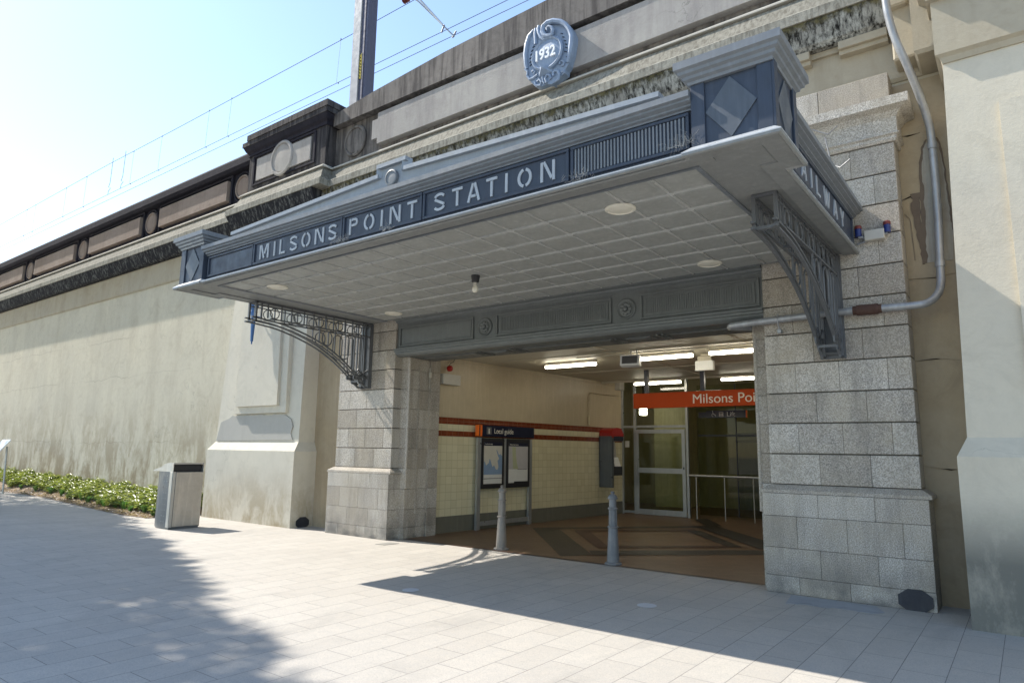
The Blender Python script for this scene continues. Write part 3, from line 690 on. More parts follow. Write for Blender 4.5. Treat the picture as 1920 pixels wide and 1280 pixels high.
def lettering(name, par, spec, z0, z1, y, wd=LW):
    for ch, a, b in spec:
        m = MB(); letter(m, ch, a, b, z0, z1, y, wd); m.build(name, M['letter'], par)
frame_panel(-9.57,-8.39,4.09,4.40,YF-.002,'plain_panel',M['steel_d'])
pn_MILSONS = frame_panel(-8.375,-6.47,4.09,4.41,YF-.002,'sign_panel',M['steel_d'],'sign panel reading MILSONS')
pn_POINT = frame_panel(-6.455,-5.11,4.09,4.41,YF-.002,'sign_panel',M['steel_d'],'sign panel reading POINT')
pn_STATION = frame_panel(-5.095,-3.20,4.09,4.41,YF-.002,'sign_panel',M['steel_d'],'sign panel reading STATION')
frame_panel(-3.18,-2.02,4.09,4.41,YF-.002,'fluted_panel',M['steel_d'],'fluted vent panel at the right end of the fascia')
m = MB()
for i in range(32): x = -3.135+i*.0340; m.box(x, x+.015, YF-.024, YF-.006, 4.125, 4.375)
m.build('flutes', M['steel'], can)
yl = YF-.0085
lettering('letter', pn_MILSONS, [('M',-8.23,-8.02),('I',-7.91,-7.86),('L',-7.765,-7.645),('S',-7.545,-7.375),('O',-7.285,-7.105),('N',-7.01,-6.83),('S',-6.745,-6.575)], 4.145, 4.345, yl)
lettering('letter', pn_POINT, [('P',-6.34,-6.19),('O',-6.075,-5.895),('I',-5.79,-5.74),('N',-5.63,-5.455),('T',-5.345,-5.195)], 4.145, 4.345, yl)
lettering('letter', pn_STATION, [('S',-4.935,-4.77),('T',-4.67,-4.525),('A',-4.455,-4.28),('T',-4.20,-4.06),('I',-3.965,-3.915),('O',-3.80,-3.63),('N',-3.525,-3.36)], 4.145, 4.345, yl)
# side fascias: local frame panel with RAILWAY lettering (right) -- built in local coords and turned
def side_panel(s):
    X = cx+s*(HW+.002); T = Matrix.Translation((X, 0, 0)) @ Matrix.Rotation(R(90*s), 4, 'Z')
    # local x -> world y (s=+1); local -y -> world +x
    m = MB()
    def lb(a,b,c,d,e,f,bev=.004):
        m.box(a,b,c,d,e,f,bev,T)
    ys = 1 if s > 0 else -1
    def rngx(a,b): return (a,b) if s > 0 else (-b,-a)
    a, b = rngx(5.72, 8.6)
    lb(a,b,-.028,0,4.38,4.41); lb(a,b,-.028,0,4.09,4.12); lb(a,a+.03,-.028,0,4.12,4.38); lb(b-.03,b,-.028,0,4.12,4.38)
    lb(a+.031,b-.031,-.008,0,4.121,4.379,0)
    o = m.build('sign_panel', M['steel_d'], can); o['label'] = 'side sign panel reading RAILWAY on the %s return of the canopy' % ('right' if s > 0 else 'left')
    p = 5.95 if s > 0 else -8.35
    for ch in 'RAILWAY':
        m = MB()
        wdt = {'I': .05, 'W': .26, 'L': .14}.get(ch, .18)
        letter(m, ch, p, p+wdt, 4.15, 4.345, -.0085, .026); p += wdt+.17
        m.bm.transform(T); m.build('letter', M['letter'], o)
side_panel(1); side_panel(-1)
# corner posts
def post(s):
    xa, xb = sorted((cx+s*PI_, cx+s*PW)); b = .115
    m = MB(); m.box(xa+.0, xb-.0, YP+.02, 5.64, 4.03, 4.62)
    for (p,q) in ((xa-.001,xa+b),(xb-b,xb+.001)): m.box(p,q,YP,YP+.1,4.035,4.62,.004)
    for xx in (xb,) if s > 0 else (xa,):
        sg = 1 if s > 0 else -1
        for (c,d) in ((YP+.001,YP+.10),(5.54,5.641)): m.box(min(xx,xx+sg*.02),max(xx,xx+sg*.02),c,d,4.035,4.62,.003)
    o = m.build('corner_post', M['steel_d'], can)
    c0 = (xa+xb)/2; m = MB(); dz, dx = .255, .205; zc = 4.33; yd = YP+.02
    m.add([(c0-dx,yd-.012,zc),(c0,yd-.012,zc-dz),(c0+dx,yd-.012,zc),(c0,yd-.012,zc+dz),(c0-dx,yd+.01,zc),(c0,yd+.01,zc-dz),(c0+dx,yd+.01,zc),(c0,yd+.01,zc+dz)],
          [(0,1,2,3),(0,4,5,1),(1,5,6,2),(2,6,7,3),(3,7,4,0)])
    d = m.build('diamond', M['diamond'], o)
    m = MB(); xx = xb if s > 0 else xa; sg = 1 if s > 0 else -1; yc = 5.32
    m.add([(xx+sg*.012,yc-.2,zc),(xx+sg*.012,yc,zc-dz),(xx+sg*.012,yc+.2,zc),(xx+sg*.012,yc,zc+dz),(xx-.01*sg,yc-.2,zc),(xx-.01*sg,yc,zc-dz),(xx-.01*sg,yc+.2,zc),(xx-.01*sg,yc,zc+dz)],
          [(0,1,2,3),(0,4,5,1),(1,5,6,2),(2,6,7,3),(3,7,4,0)])
    m.build('diamond', M['diamond'], o)
    ring = [(xa,5.64),(xa,YP),(xb,YP),(xb,5.64)]
    m = MB(); m.sweep(ring, [(-.06,4.60),(.015,4.60),(.02,4.625),(.045,4.64),(.05,4.665),(.075,4.68),(.08,4.705),(.105,4.72),(.105,4.785),(-.06,4.80)], closed=True)
    m.box(xa+.05, xb-.05, YP+.05, 5.6, 4.60, 4.795); m.build('post_cap', M['steel'], o)
post(1); post(-1)
# soffit
SX0, SX1, SY0, SY1 = cx-3.78, cx+3.78, 5.24, 8.62
m = MB()
m.box(cx-HW, SX0, YF, 8.68, 4.005, 4.06); m.box(SX1, cx+HW, YF, 8.68, 4.005, 4.06); m.box(SX0, SX1, YF, SY0, 4.005, 4.06); m.box(SX0,SX1,SY1,8.60,4.005,4.06)
m.box(cx-PW+.03, cx-PI_, YP+.04, YF-.001, 4.005, 4.05); m.box(cx+PI_, cx+PW-.03, YP+.04, YF-.001, 4.005, 4.05)
m.box(cx-PW+.03, cx-HW-.001, YF, 5.60, 4.005, 4.05); m.box(cx+HW+.001, cx+PW-.03, YF, 5.60, 4.005, 4.05)
m.build('soffit_border', M['border'], can)
m = MB(); m.box(SX0, SX1, SY0, SY1, 4.022, 4.05)
NX, NY = 16, 7; sx = (SX1-SX0)/NX; sy = (SY1-SY0)/NY
for i in range(NX):      # each pressed tile slightly sagged in the middle with its own tiny tilt
    for j in range(NY):
        a, b = SX0+i*sx, SY0+j*sy; e = .022; rz = random.uniform(-.003,.003)
        m.add([(a+e,b+e,4.0215),(a+sx-e,b+e,4.0215),(a+sx-e,b+sy-e,4.0215),(a+e,b+sy-e,4.0215),(a+e*2.2,b+e*2.2,4.010+rz),(a+sx-e*2.2,b+e*2.2,4.010-rz),(a+sx-e*2.2,b+sy-e*2.2,4.010-rz),(a+e*2.2,b+sy-e*2.2,4.010+rz)],
              [(0,1,5,4),(1,2,6,5),(2,3,7,6),(3,0,4,7),(4,5,6,7)])
m.build('soffit', M['soffit'], can)
m = MB()
for i in range(NX+1): x = SX0+i*sx; m.box(x-.009, x-.003, SY0, SY1, 4.008, 4.023); m.box(x+.003, x+.009, SY0, SY1, 4.008, 4.023)
for j in range(NY+1): y = SY0+j*sy; m.box(SX0, SX1, y-.009, y-.003, 4.0075, 4.0225); m.box(SX0, SX1, y+.003, y+.009, 4.0075, 4.0225)
for i in range(1,NX):
    for j in range(1,NY):
        m.tube([(SX0+i*sx+.033*math.cos(q*math.pi/4), SY0+j*sy+.033*math.sin(q*math.pi/4), 4.010) for q in range(8)], .006, 5, True)
m.build('soffit_ribs', M['rib'], can)
m = MB(); m.sweep([(SX1,8.62),(SX1,SY0),(SX0,SY0),(SX0,8.62)], [(0,4.005),(0,3.99),(.03,3.99),(.05,4.004)]); m.build('soffit_bead', M['steel'], can)
# brackets: two parallel scrolled frames each
def bracket(xa, xb, lab):
    ar = [(p.y, p.z) for p in smooth_pts([(0,6.10,3.72),(0,6.6,3.69),(0,7.0,3.615),(0,7.4,3.50),(0,7.7,3.375),(0,8.0,3.21),(0,8.25,3.04),(0,8.45,2.89),(0,8.55,2.82)], 3)]
    m = MB()
    for x in (xa, xb):
        tw, td = .035, .03
        for off in (0, -.06):
            pts = [(x, p[0], p[1]+off) for p in ar]
            for p, q in zip(pts, pts[1:]): m.bar(p, q, td, .022, (1,0,0)) if False else m.bar(p, q, tw, .02)
        m.bar((x,6.16,3.985),(x,8.66,3.985),tw,.03); m.bar((x,6.16,3.93),(x,8.66,3.93),.02,.015)
        m.bar((x,6.45,3.735),(x,8.64,3.735),tw,.02)     # lower chord of the ring band
        m.bar((x,6.17,3.65),(x,6.17,4.0),tw,.03,(0,1,0)); m.bar((x,6.27,3.72),(x,6.27,4.0),.025,.02,(0,1,0))
        m.bar((x,8.63,2.76),(x,8.63,4.0),.06,.05,(0,1,0)); m.bar((x,8.50,2.84),(x,8.50,3.98),.03,.02,(0,1,0))
        # rings in band with posts
        for yc in (6.52, 6.98, 7.44, 7.88, 8.32):
            m.tube([(x, yc+.085*math.cos(k*math.pi/10), 3.835+.085*math.sin(k*math.pi/10)) for k in range(20)], .009, 6, True)
            for d in (-.13, .13): m.bar((x,yc+d,3.74),(x,yc+d,3.98),.022,.016,(0,1,0))
        def zarc(y):
            for p, q in zip(ar, ar[1:]):
                if p[0] <= y <= q[0]: return p[1]+(q[1]-p[1])*(y-p[0])/(q[0]-p[0]+1e-9)
            return ar[-1][1]
        # vertical ovals below
        for yc, zb in ((7.62, 3.44), (8.02, 3.235), (8.33, 3.03)):
            wv = .105 if yc < 8.3 else .06; ztop_ = 3.70; r = wv
            pts = [(x, yc+r*math.cos(R(a)), ztop_-r+r*math.sin(R(a))) for a in range(0, 181, 20)] + [(x, yc+r*math.cos(R(a)), zb+r+r*math.sin(R(a))) for a in range(180, 361, 20)]
            m.tube(pts, .012, 6, True)
        for yv in (7.45, 7.80, 8.20, 8.42): m.bar((x,yv,max(2.9,zarc(yv)-.02)),(x,yv,3.73),.022,.016,(0,1,0))
        m.tube([(x, 8.43+.06*math.cos(k*math.pi/6), 2.98+.06*math.sin(k*math.pi/6)) for k in range(12)], .012, 6, True)
        # stepped foot scroll
        for p, q in (((8.28,2.97),(8.28,2.90)),((8.28,2.90),(8.40,2.90)),((8.40,2.90),(8.40,2.83)),((8.40,2.83),(8.52,2.83)),((8.52,2.83),(8.54,2.76)),((8.54,2.76),(8.66,2.76)),((8.30,2.97),(8.62,2.97)),((8.36,2.92),(8.60,3.08)),((8.60,2.92),(8.36,3.08))):
            m.bar((x,p[0],p[1]),(x,q[0],q[1]),.03,.02,(1,0,0))
    for (y,z) in ((6.17,3.985),(6.17,3.67),(8.63,3.95),(8.63,2.8),(8.40,2.86),(7.1,3.735),(8.0,3.735)): m.bar((xa,y,z),(xb,y,z),.035,.03)
    m.box(xa-.04, xb+.04, 8.655, 8.68, 2.74, 3.99)
    o = m.build('bracket', M['bracket'], can); o['label'] = lab
bracket(-1.86, -1.66, 'twin scrolled bracket under the right end of the canopy')
bracket(-10.20, -10.0, 'twin scrolled bracket under the left end of the canopy')
# lights in soffit (separate things)
m = MB(); m.lathe([(.155,-.0),(.155,-.012),(.13,-.022),(.125,-.01),(.12,-.012),(.08,-.022),(.001,-.026)], (-3.05,5.78,4.007), 32)
l0 = tag(m.build('downlight', M['lamp_white'], None, True, loc=(-3.05,5.78,4.007)), 'round cream downlight in the soffit near the front right corner post', 'ceiling light', 'downlights in the canopy soffit')
for p, lab in (((-3.05,8.18), 'round cream downlight in the soffit close to the right granite pier'), ((-8.88,5.80), 'round cream downlight in the soffit under the sign panel reading MILSONS'), ((-8.88,8.18), 'round cream downlight in the soffit beside the left granite pier')):
    c = l0.copy(); COL.objects.link(c); c.location = (p[0], p[1], 4.007); c['label'] = lab
bl = thing('ceiling_bulb', (-5.95,6.98,4.02), 'bare white bulb in a black holder at the middle of the canopy soffit', 'light bulb')
m = MB(); m.lathe([(.062,0),(.062,-.02),(.05,-.10),(.03,-.105)], (-5.95,6.98,4.012), 16); m.build('holder', M['black'], bl, True)
m = MB(); m.lathe([(.028,-.10),(.028,-.15),(.02,-.155)], (-5.95,6.98,4.012), 14); m.build('bulb_base', M['orange2'] if False else M['box'], bl, True)
m = MB(); m.lathe([(.02,-.15),(.038,-.17),(.045,-.20),(.038,-.23),(.02,-.245),(.001,-.248)], (-5.95,6.98,4.012), 16); m.build('bulb', M['lamp_white'], bl, True)

# ================================================================ CARTOUCHE 1932
ca = thing('wall_cartouche', (-5.97, 8.8, 8.3), 'blue-grey scrolled stone cartouche with white numerals 1932 on the parapet', 'plaque')
def CT(x, y): return (-6.0+.95*(-6.7197+1.5548e-3*x+6.0), 8.36+.93*(9.4759-5.795e-4*x-1.40192e-3*y-8.36))
out = [CT(*p) for p in [(265,265),(190,370),(150,500),(135,660),(145,800),(150,870),(175,960),(230,1040),(300,1110),(380,1100),(450,1060),(520,1060),(590,1020),(645,950),(700,905),(705,850),(750,780),(790,640),(815,480),(822,380),(790,290),(740,215),(660,170),(560,158),(470,185),(410,235),(385,262),(340,240),(310,290)]]
m = MB(); m.prism(out, 'y', 8.80, 8.95); m.build('shield', M['bluecart'], ca)
m = MB()
rim = [CT(*p) for p in [(265,285),(200,380),(165,510),(150,660),(160,800),(175,860)]]
m.tube([(p[0],8.79,p[1]) for p in rim], [.02,.04,.045,.045,.04,.03], 8)
rim = [CT(*p) for p in [(740,760),(775,620),(795,480),(800,390),(770,300),(720,235),(650,190),(560,180),(480,205),(425,260),(415,330),(440,390),(500,405),(550,380),(565,320),(545,280),(505,270),(480,300),(490,330)]]
m.tube([(p[0],8.79-.004*i,p[1]) for i, p in enumerate(rim)], [.03,.04,.045,.045,.045,.045,.045,.048,.05,.05,.048,.044,.04,.036,.032,.028,.024,.02,.016], 8)
for pts, r in (([(350,235),(335,280),(345,340),(375,400),(420,430),(450,440)], .035), ([(300,270),(290,340),(295,420),(300,500)], .03), ([(640,790),(640,750),(670,735),(700,760),(690,800),(660,800)], .018),
               ([(560,1040),(620,1000),(635,930),(610,880),(570,880),(545,920),(560,950)], .026), ([(460,1050),(440,990),(460,940),(500,940),(520,980),(495,1000)], .024),
               ([(180,960),(215,1010),(270,990),(330,940)], .022), ([(250,900),(270,880),(295,900),(275,930)], .018), ([(290,1040),(310,1090),(370,1090),(385,1040),(350,1010),(330,1040)], .02), ([(660,900),(690,880),(700,910),(680,920)], .02), ([(150,860),(190,900),(180,950)], .022), ([(400,960),(410,1030),(430,1060)], .02)):
    q = [CT(*p) for p in pts]; m.tube([(p[0],8.785,p[1]) for p in q], r, 8)
m.build('scrollwork', M['bluecart'], ca, True)
m = MB()
for p in ((660,350),(680,400),(700,450),(718,500),(722,550),(712,605),(735,680),(265,535),(245,590),(232,645),(222,700),(222,755),(225,800)):
    q = CT(*p); s = 1 if p[0] > 500 else -1
    m = MB(); m.bar((q[0]-.02,8.795,q[1]+.012*s),(q[0]+.02,8.795,q[1]-.012*s),.02,.014); m.build('slot', M['steel_d'], ca)
cc = CT(475, 645)
m = MB(); N = 36; rings = []
V = []; F = []
for (f, h) in ((1.0,.0),(1.02,.05),(.94,.075),(.86,.06),(.84,.045),(.5,.06),(.02,.065)):
    for k in range(N): a = 2*math.pi*k/N; V.append((cc[0]+.315*f*math.cos(a), 8.80-h, cc[1]+.30*f*math.sin(a)))
for i in range(6):
    for k in range(N): q = (k+1) % N; F.append((i*N+k, i*N+q, (i+1)*N+q, (i+1)*N+k))
F.append(tuple(range(6*N, 7*N))); m.add(V, F); m.build('disc', M['bluecart'], ca, True)
text('1932', .27, (cc[0]-.252, 8.735, cc[1]-.095), M['num'], 'numerals', ca, .02, xs=.82, bold=.006)
g = CT(440, 870); m = MB(); a, b = .14, .09
m.add([(g[0]-a,8.79,g[1]-b),(g[0]+a,8.79,g[1]-b),(g[0]+a,8.79,g[1]+b),(g[0]-a,8.79,g[1]+b),(g[0],8.66,g[1]),(g[0]-a,8.82,g[1]-b),(g[0]+a,8.82,g[1]-b),(g[0]+a,8.82,g[1]+b),(g[0]-a,8.82,g[1]+b)],
      [(0,1,4),(1,2,4),(2,3,4),(3,0,4),(0,5,6,1),(1,6,7,2),(2,7,8,3),(3,8,5,0)])
m.build('faceted_boss', M['bluecart'], ca)

# ================================================================ INTERIOR HALL
hw = thing('hall_side_wall', (-9.1, 13, 0), 'cream wall of the ticket hall tiled to shoulder height with two dark red stripes', 'wall')
W0, W1 = Vector((-9.275,9.6)), Vector((-8.83,16.75)); Wd = (W1-W0).normalized(); WN = Vector((Wd.y,-Wd.x)); wang = math.atan2(-Wd.x, Wd.y)
def wl(s, d, z): p = W0+Wd*s+WN*d; return (p.x, p.y, z)
def wquad(m, s0, s1, z0, z1, d, th=.05):
    V = [wl(s0,d-th,z0),wl(s1,d-th,z0),wl(s1,d,z0),wl(s0,d,z0),wl(s0,d-th,z1),wl(s1,d-th,z1),wl(s1,d,z1),wl(s0,d,z1)]
    m.add(V, [(0,3,2,1),(4,5,6,7),(0,1,5,4),(1,2,6,5),(2,3,7,6),(3,0,4,7)])
L = (W1-W0).length
m = MB(); wquad(m, 0, L, 2.25, 3.8, 0, .1); m.build('plaster', M['cream_paint'], hw)
m = MB(); wquad(m, 0, L, .32, 2.248, .012, .1); m.build('tiling', M['tiles'], hw)
m = MB(); wquad(m, 0, L, 0, .318, .016, .1); m.build('skirting', M['skirt'], hw)
m = MB(); wquad(m, .2, L, 3.385, 3.41, .02, .02); m.build('picture_rail', M['cream_paint'], hw)
m = MB(); m.add([(-9.5,9.56,3.452),(-2.2,9.56,3.452),(-2.2,15.7,3.452),(-9.5,15.7,3.452)], [(0,1,2,3)]); m.box(-9.5,-2.2,15.68,15.74,3.40,4.0)
for x in (-6.0,-3.6): m.box(x-.012,x+.012,9.6,15.66,3.44,3.451)
for y in (11.1,13.6): m.box(-9.3,-2.3,y-.012,y+.012,3.442,3.451)
tag(m.build('hall_ceiling', M['ceil']), 'glossy cream ceiling of the ticket hall with fluorescent tubes', 'ceiling')
m = MB(); m.box(-10.9,-2.2,15.75,30,4.1,4.2); tag(m.build('rear_ceiling', M['darkwall']), 'dark upper ceiling of the hall beyond the orange sign', 'ceiling')
m = MB(); m.box(-2.62,-2.5,9.7,30,0,4.1); tag(m.build('hall_right_wall', M['cream_paint']), 'cream right-hand wall of the ticket hall behind the right pier', 'wall')
rw = thing('hall_rear_wall', (-5, 19, 0), 'olive rear wall of the hall behind the glass screen', 'wall')
m = MB(); m.box(-10.5,-2.5,20.5,20.6,0,4.1); m.box(-10.6,-10.5,16.8,20.6,0,4.1); m.build('rear_face', M['darkwall'], rw)
m = MB(); m.box(-9.25,-8.2,19.6,20.45,0,3.2); m.build('lit_partition', M['backwall'], rw)
m = MB(); m.box(-7.0,-2.6,20.47,20.495,0,2.1); m.build('dark_dado', M['skirt'], rw)
m = MB(); m.box(-7.0,-2.6,20.44,20.468,1.95,2.03); m.box(-7.0,-2.6,20.44,20.468,2.12,2.24); m.build('reflected_stripe', M['black'], rw)  # black bars stand in for the tile stripes reflected in the glass
m = MB(); m.box(-9.0,-8.45,20.4,20.48,0,2.1,.01); m.build('door_leaf', M['darkwall'], rw)
lm = thing('wall_lamp', (-9.0,18.5,2.9), 'small lit bulkhead lamp seen through the glass screen', 'lamp')
m = MB(); m.box(-9.22,-9.04,18.5,18.72,2.72,2.98,.03); m.build('diffuser', M['tube'], lm)
m = MB(); m.box(-9.23,-9.02,18.48,18.74,2.84,2.87); m.build('band', M['black'], lm)
m = MB(); m.box(-9.15,-9.11,18.6,18.64,2.99,4.1); m.build('stem', M['black'], lm)
# glass screen
gs = thing('glass_screen', (-7.9, 16.7, 0), 'aluminium framed glass screen with a hinged door at the back of the hall', 'glass screen')
Y = 16.7
m = MB()
for x in (-8.82,-8.44,-6.96): m.box(x-.032,x+.032,Y-.04,Y+.04,0,4.0,.004)
m.box(-8.79,-6.99,Y-.035,Y+.035,2.27,2.33); m.box(-8.79,-8.47,Y-.035,Y+.035,.03,.09)
m.build('frame', M['alu'], gs)
m = MB(); m.add([(-8.8,Y,.05),(-6.96,Y,.05),(-6.96,Y,4),(-8.8,Y,4)],[(0,1,2,3)]); m.build('glazing', M['glass'], gs)
m = MB(); Yd = Y-.06
for (a,b,c,d) in ((-8.40,-7.0,2.12,2.22),(-8.40,-7.0,.02,.16),(-8.40,-8.31,.16,2.12),(-7.09,-7.0,.16,2.12),(-8.31,-7.09,1.09,1.22)): m.box(a,b,Yd-.02,Yd+.02,c,d)
dr = m.build('door', M['alu'], gs)
m = MB(); m.add([(-8.31,Yd,.16),(-7.09,Yd,.16),(-7.09,Yd,2.12),(-8.31,Yd,2.12)],[(0,1,2,3)]); m.build('pane', M['glass'], dr)
m = MB(); m.bar((-8.34,Yd-.06,.95),(-8.34,Yd-.06,1.35),.03,.03,(0,1,0)); m.build('handle', M['alu'], dr)
m = MB(); m.box(-7.06,-7.03,Yd-.03,Yd-.02,1.2,1.26); m.build('lock', M['black'], dr)
m = MB(); m.box(-8.72,-8.60,Y-.05,Y-.042,1.75,1.92); m.build('notice', M['paper'], gs)
# tinted panels with handrail right of the door
gp = thing('glass_partition', (-5, 17.2, 0), 'dark tinted glass partition right of the hinged door', 'glass partition')
m = MB(); m.add([(-6.92,17.3,.05),(-2.7,17.3,.05),(-2.7,17.3,3.4),(-6.92,17.3,3.4)],[(0,1,2,3)]); m.build('glazing', M['glass_dark'], gp)
m = MB()
for x in (-5.9,-4.8,-3.9): m.box(x-.01,x+.01,17.28,17.32,.05,3.4)
m.box(-6.9,-2.7,17.27,17.33,2.05,2.10); m.build('mullion', M['black'], gp)
hr = thing('handrail', (-5.5,16.72,0), 'stainless handrail on slim posts right of the glass door', 'handrail')
m = MB(); m.tube([(-6.9,16.6,1.06),(-2.8,16.6,1.06)], .026, 10); m.build('rail', M['steel_s'], hr, True)
for x in (-6.72,-6.0,-5.3,-4.4): m = MB(); m.tube([(x,16.6,0),(x,16.6,1.04)], .014, 8); m.build('post', M['steel_s'], hr, True)
# hanging orange sign
os_ = thing('hanging_station_sign', (-5.5,13.9,2.75), 'long orange-red hanging sign with white station name, cut off by the right pier', 'sign')
m = MB(); m.box(-7.06,-2.75,13.9,14.0,2.59,2.925,.004); m.build('sign_board', M['orange'], os_)
text('Milsons Point', .285, (-5.665, 13.893, 2.665), M['signtext'], 'lettering', os_, .003, xs=1.03)
for x in (-6.75,-5.44,-3.6): m = MB(); m.box(x-.045,x+.045,13.92,13.99,2.925,3.45); m.build('hanger', M['navy'], os_)
ls = thing('lift_sign', (-5.4,15.6,2.5), 'small navy hanging sign reading Lift below the orange sign', 'sign')
m = MB(); m.box(-6.02,-5.13,15.6,15.66,2.44,2.61,.004); m.build('sign_board', M['navy'], ls)
for q in ((-6.22,-6.022,15.62,15.65,2.45,2.58),(-5.128,-5.09,15.6,15.66,2.44,2.61)): m = MB(); m.box(*q); m.build('end_cap', M['navy'], ls)
m = MB(); m.box(-5.088,-5.07,15.6,15.66,2.44,2.61); m.build('edge_strip', M['orange2'], ls)
text('Lift', .155, (-5.53,15.592,2.47), M['white'], 'lettering', ls, .002)
m = MB(); m.tube([(-5.85+.035*math.cos(k*math.pi/6),15.595,2.505+.035*math.sin(k*math.pi/6)) for k in range(10)], .005, 5); m.bar((-5.86,15.595,2.585),(-5.855,15.595,2.53),.01,.01); m.bar((-5.855,15.595,2.53),(-5.81,15.595,2.52),.01,.01); m.bar((-5.81,15.595,2.52),(-5.79,15.595,2.48),.01,.01)
m.lathe([(.012,0),(.012,.004)],(-5.865,15.597,2.60),10,'y'); m.build('wheelchair_symbol', M['white'], ls); m = MB()
m.box(-5.71,-5.61,15.594,15.599,2.465,2.475); m.box(-5.71,-5.70,15.594,15.599,2.475,2.56); m.box(-5.62,-5.61,15.594,15.599,2.475,2.56); m.box(-5.71,-5.61,15.594,15.599,2.56,2.57)
for x in (-5.69,-5.66,-5.63): m.box(x-.008,x+.008,15.594,15.599,2.485,2.54)
m.build('lift_symbol', M['white'], ls)
# fluorescent lights
def fl(x0, x1, y, lab):
    t = thing('fluorescent_light', ((x0+x1)/2, y, 3.44), lab, 'ceiling light', 'fluorescent tubes on the hall ceiling')
    m = MB(); m.box(x0,x1,y-.05,y+.05,3.39,3.45,.01); m.build('tray', M['box'], t)
    m = MB(); m.box(x0+.015,x1-.015,y-.045,y+.045,3.335,3.388,.015); m.build('diffuser', M['tube'], t)
fl(-8.05,-6.80,11.8,'lit fluorescent fitting nearest the tiled wall, alone left of the speaker box')
fl(-5.95,-4.70,11.65,'lit fluorescent fitting directly right of the speaker box')
fl(-4.40,-3.1,11.6,'lit fluorescent fitting above the white hanging box, running behind the right pier')
fl(-8.05,-6.75,15.9,'lit fluorescent fitting behind the left end of the orange sign')
fl(-5.75,-4.4,15.9,'lit fluorescent fitting above the station name on the orange sign')
# ceiling gear
t = thing('ceiling_speaker', (-5.4,11.0,3.3), 'boxy white framed grey speaker hung from the hall ceiling', 'speaker')
m = MB(); T = Matrix.Translation((-5.62,10.95,3.255)) @ Matrix.Rotation(R(12),4,'Z') @ Matrix.Rotation(R(-12),4,'X')
m.box(-.18,.18,-.02,.12,-.10,.10,.01,T); m.build('case', M['white'], t)
m = MB(); m.box(-.14,.14,-.03,-.019,-.07,.07,0,T); m.build('grille', flat('dark_grille',(.09,.09,.09)), t)
for q in (-5.62,-5.5): m = MB(); m.tube([(q,11.0,3.34),(q,11.0,3.45)], .012); m.build('bracket', M['alu'], t)
t = thing('ceiling_box', (-4.8,12.5,3.25), 'plain white box hanging from the ceiling above the station name', 'box')
m = MB(); m.box(-4.98,-4.62,12.4,12.5,3.17,3.36,.01); m.build('case', M['white'], t)
m = MB(); m.box(-4.93,-4.67,12.42,12.48,3.36,3.45); m.build('mount', M['ceil'], t)
for pts, lab in (([(-6.9,11.2,3.42),(-2.7,11.2,3.42)], 'thin conduit running across the ceiling beside the front lights'),([(-4.75,12.1,3.43),(-2.7,12.9,3.43)], 'thin conduit crossing the ceiling at an angle near the white box')):
    m = MB(); m.tube(pts, .014, 8); tag(m.build('ceiling_conduit', M['ceil'], None, True), lab, 'conduit', 'ceiling conduits')
# wall items
t = thing('junction_box', wl(.45,.05,3.0), 'beige junction box with feed conduit high on the cream wall', 'junction box')
m = MB(); V=[]; wquad(m, .22, .70, 2.895, 3.10, .13, .12); m.build('case', M['box'], t)
m = MB(); m.tube([wl(.16,.03,3.45), wl(.16,.03,3.1), wl(.18,.03,3.05), wl(.22,.04,3.03)], .016, 8); m.build('conduit', M['box'], t, True)
t = thing('fire_bell', wl(.42,.1,3.23), 'small round red alarm bell on a curled black cable above the junction box', 'alarm bell')
q = wl(.42,.10,3.22); m = MB(); m.lathe([(.02,-.05),(.055,-.04),(.062,0),(.055,.03),(.02,.045)], q, 18, 'x'); m.build('bell', M['red'], t, True)
m = MB(); m.tube([wl(.42,.06,3.26), wl(.46,.06,3.33), wl(.55,.06,3.37), wl(.6,.06,3.45)], .008, 6); m.build('cable', M['black'], t, True)
t = thing('wall_switch', (-9.13,9.52,3.0), 'small cream switch box on the left granite jamb', 'switch')
m = MB(); m.box(-9.14,-9.10,9.40,9.45,2.98,3.08,.004); m.build('case', M['box'], t)
m = MB(); m.tube([(-9.14,9.43,3.16),(-9.13,9.43,2.98),(-9.135,9.42,2.75)], .006, 6); m.build('cable', M['box'], t, True)
t = thing('wall_conduit', wl(6.0,.03,2.8), 'thin cream conduit bending down the plaster above the payphone', 'conduit')
m = MB(); m.tube([wl(6.9,.03,3.12), wl(5.55,.03,3.12), wl(5.48,.03,3.06), wl(5.48,.03,2.5)], .013, 8); m.build('pipe', M['cream_paint'], t, True)
m = MB(); wquad(m, 5.44, 5.52, 2.3, 2.5, .06, .05); m.build('outlet', M['cream_paint'], t)
t = thing('cream_box', wl(6.9,.1,3.3), 'cream box where the tiled wall meets the glass screen', 'junction box')
m = MB(); m.box(-8.93,-8.70,16.35,16.6,3.28,3.50,.01); m.build('case', M['box'], t)
# map board
ib = thing('map_board', wl(2.1,.2,0), 'freestanding grey framed map board headed Local guide against the tiled wall', 'information board')
def wbox(m, s0, s1, z0, z1, d0, d1): wquad(m, s0, s1, z0, z1, d1, d1-d0)
S0, S1, SM = 1.27, 3.05, 2.12; D = .12
m = MB()
for a, b in ((S0,S0+.10),(SM-.045,SM+.045),(S1-.10,S1)): wbox(m, a, b, 0, 1.87, D-.06, D)
wbox(m, S0+.1, S1-.1, .08, .17, D-.05, D-.01); m.build('frame', M['alu'], ib)
hd = MB(); wbox(hd, S0+.10, S1+.04, 1.90, 2.13, D-.05, D+.02); hd.build('header', M['navy'], ib)
hd = MB(); wbox(hd, S0-.04, S0+.098, 1.90, 2.13, D-.05, D+.02); hd.build('orange_end', M['orange2'], ib)
hd = MB(); wbox(hd, S0+.006, S0+.03, 1.905, 2.125, D+.021, D+.024); hd.build('black_line', M['black'], ib)
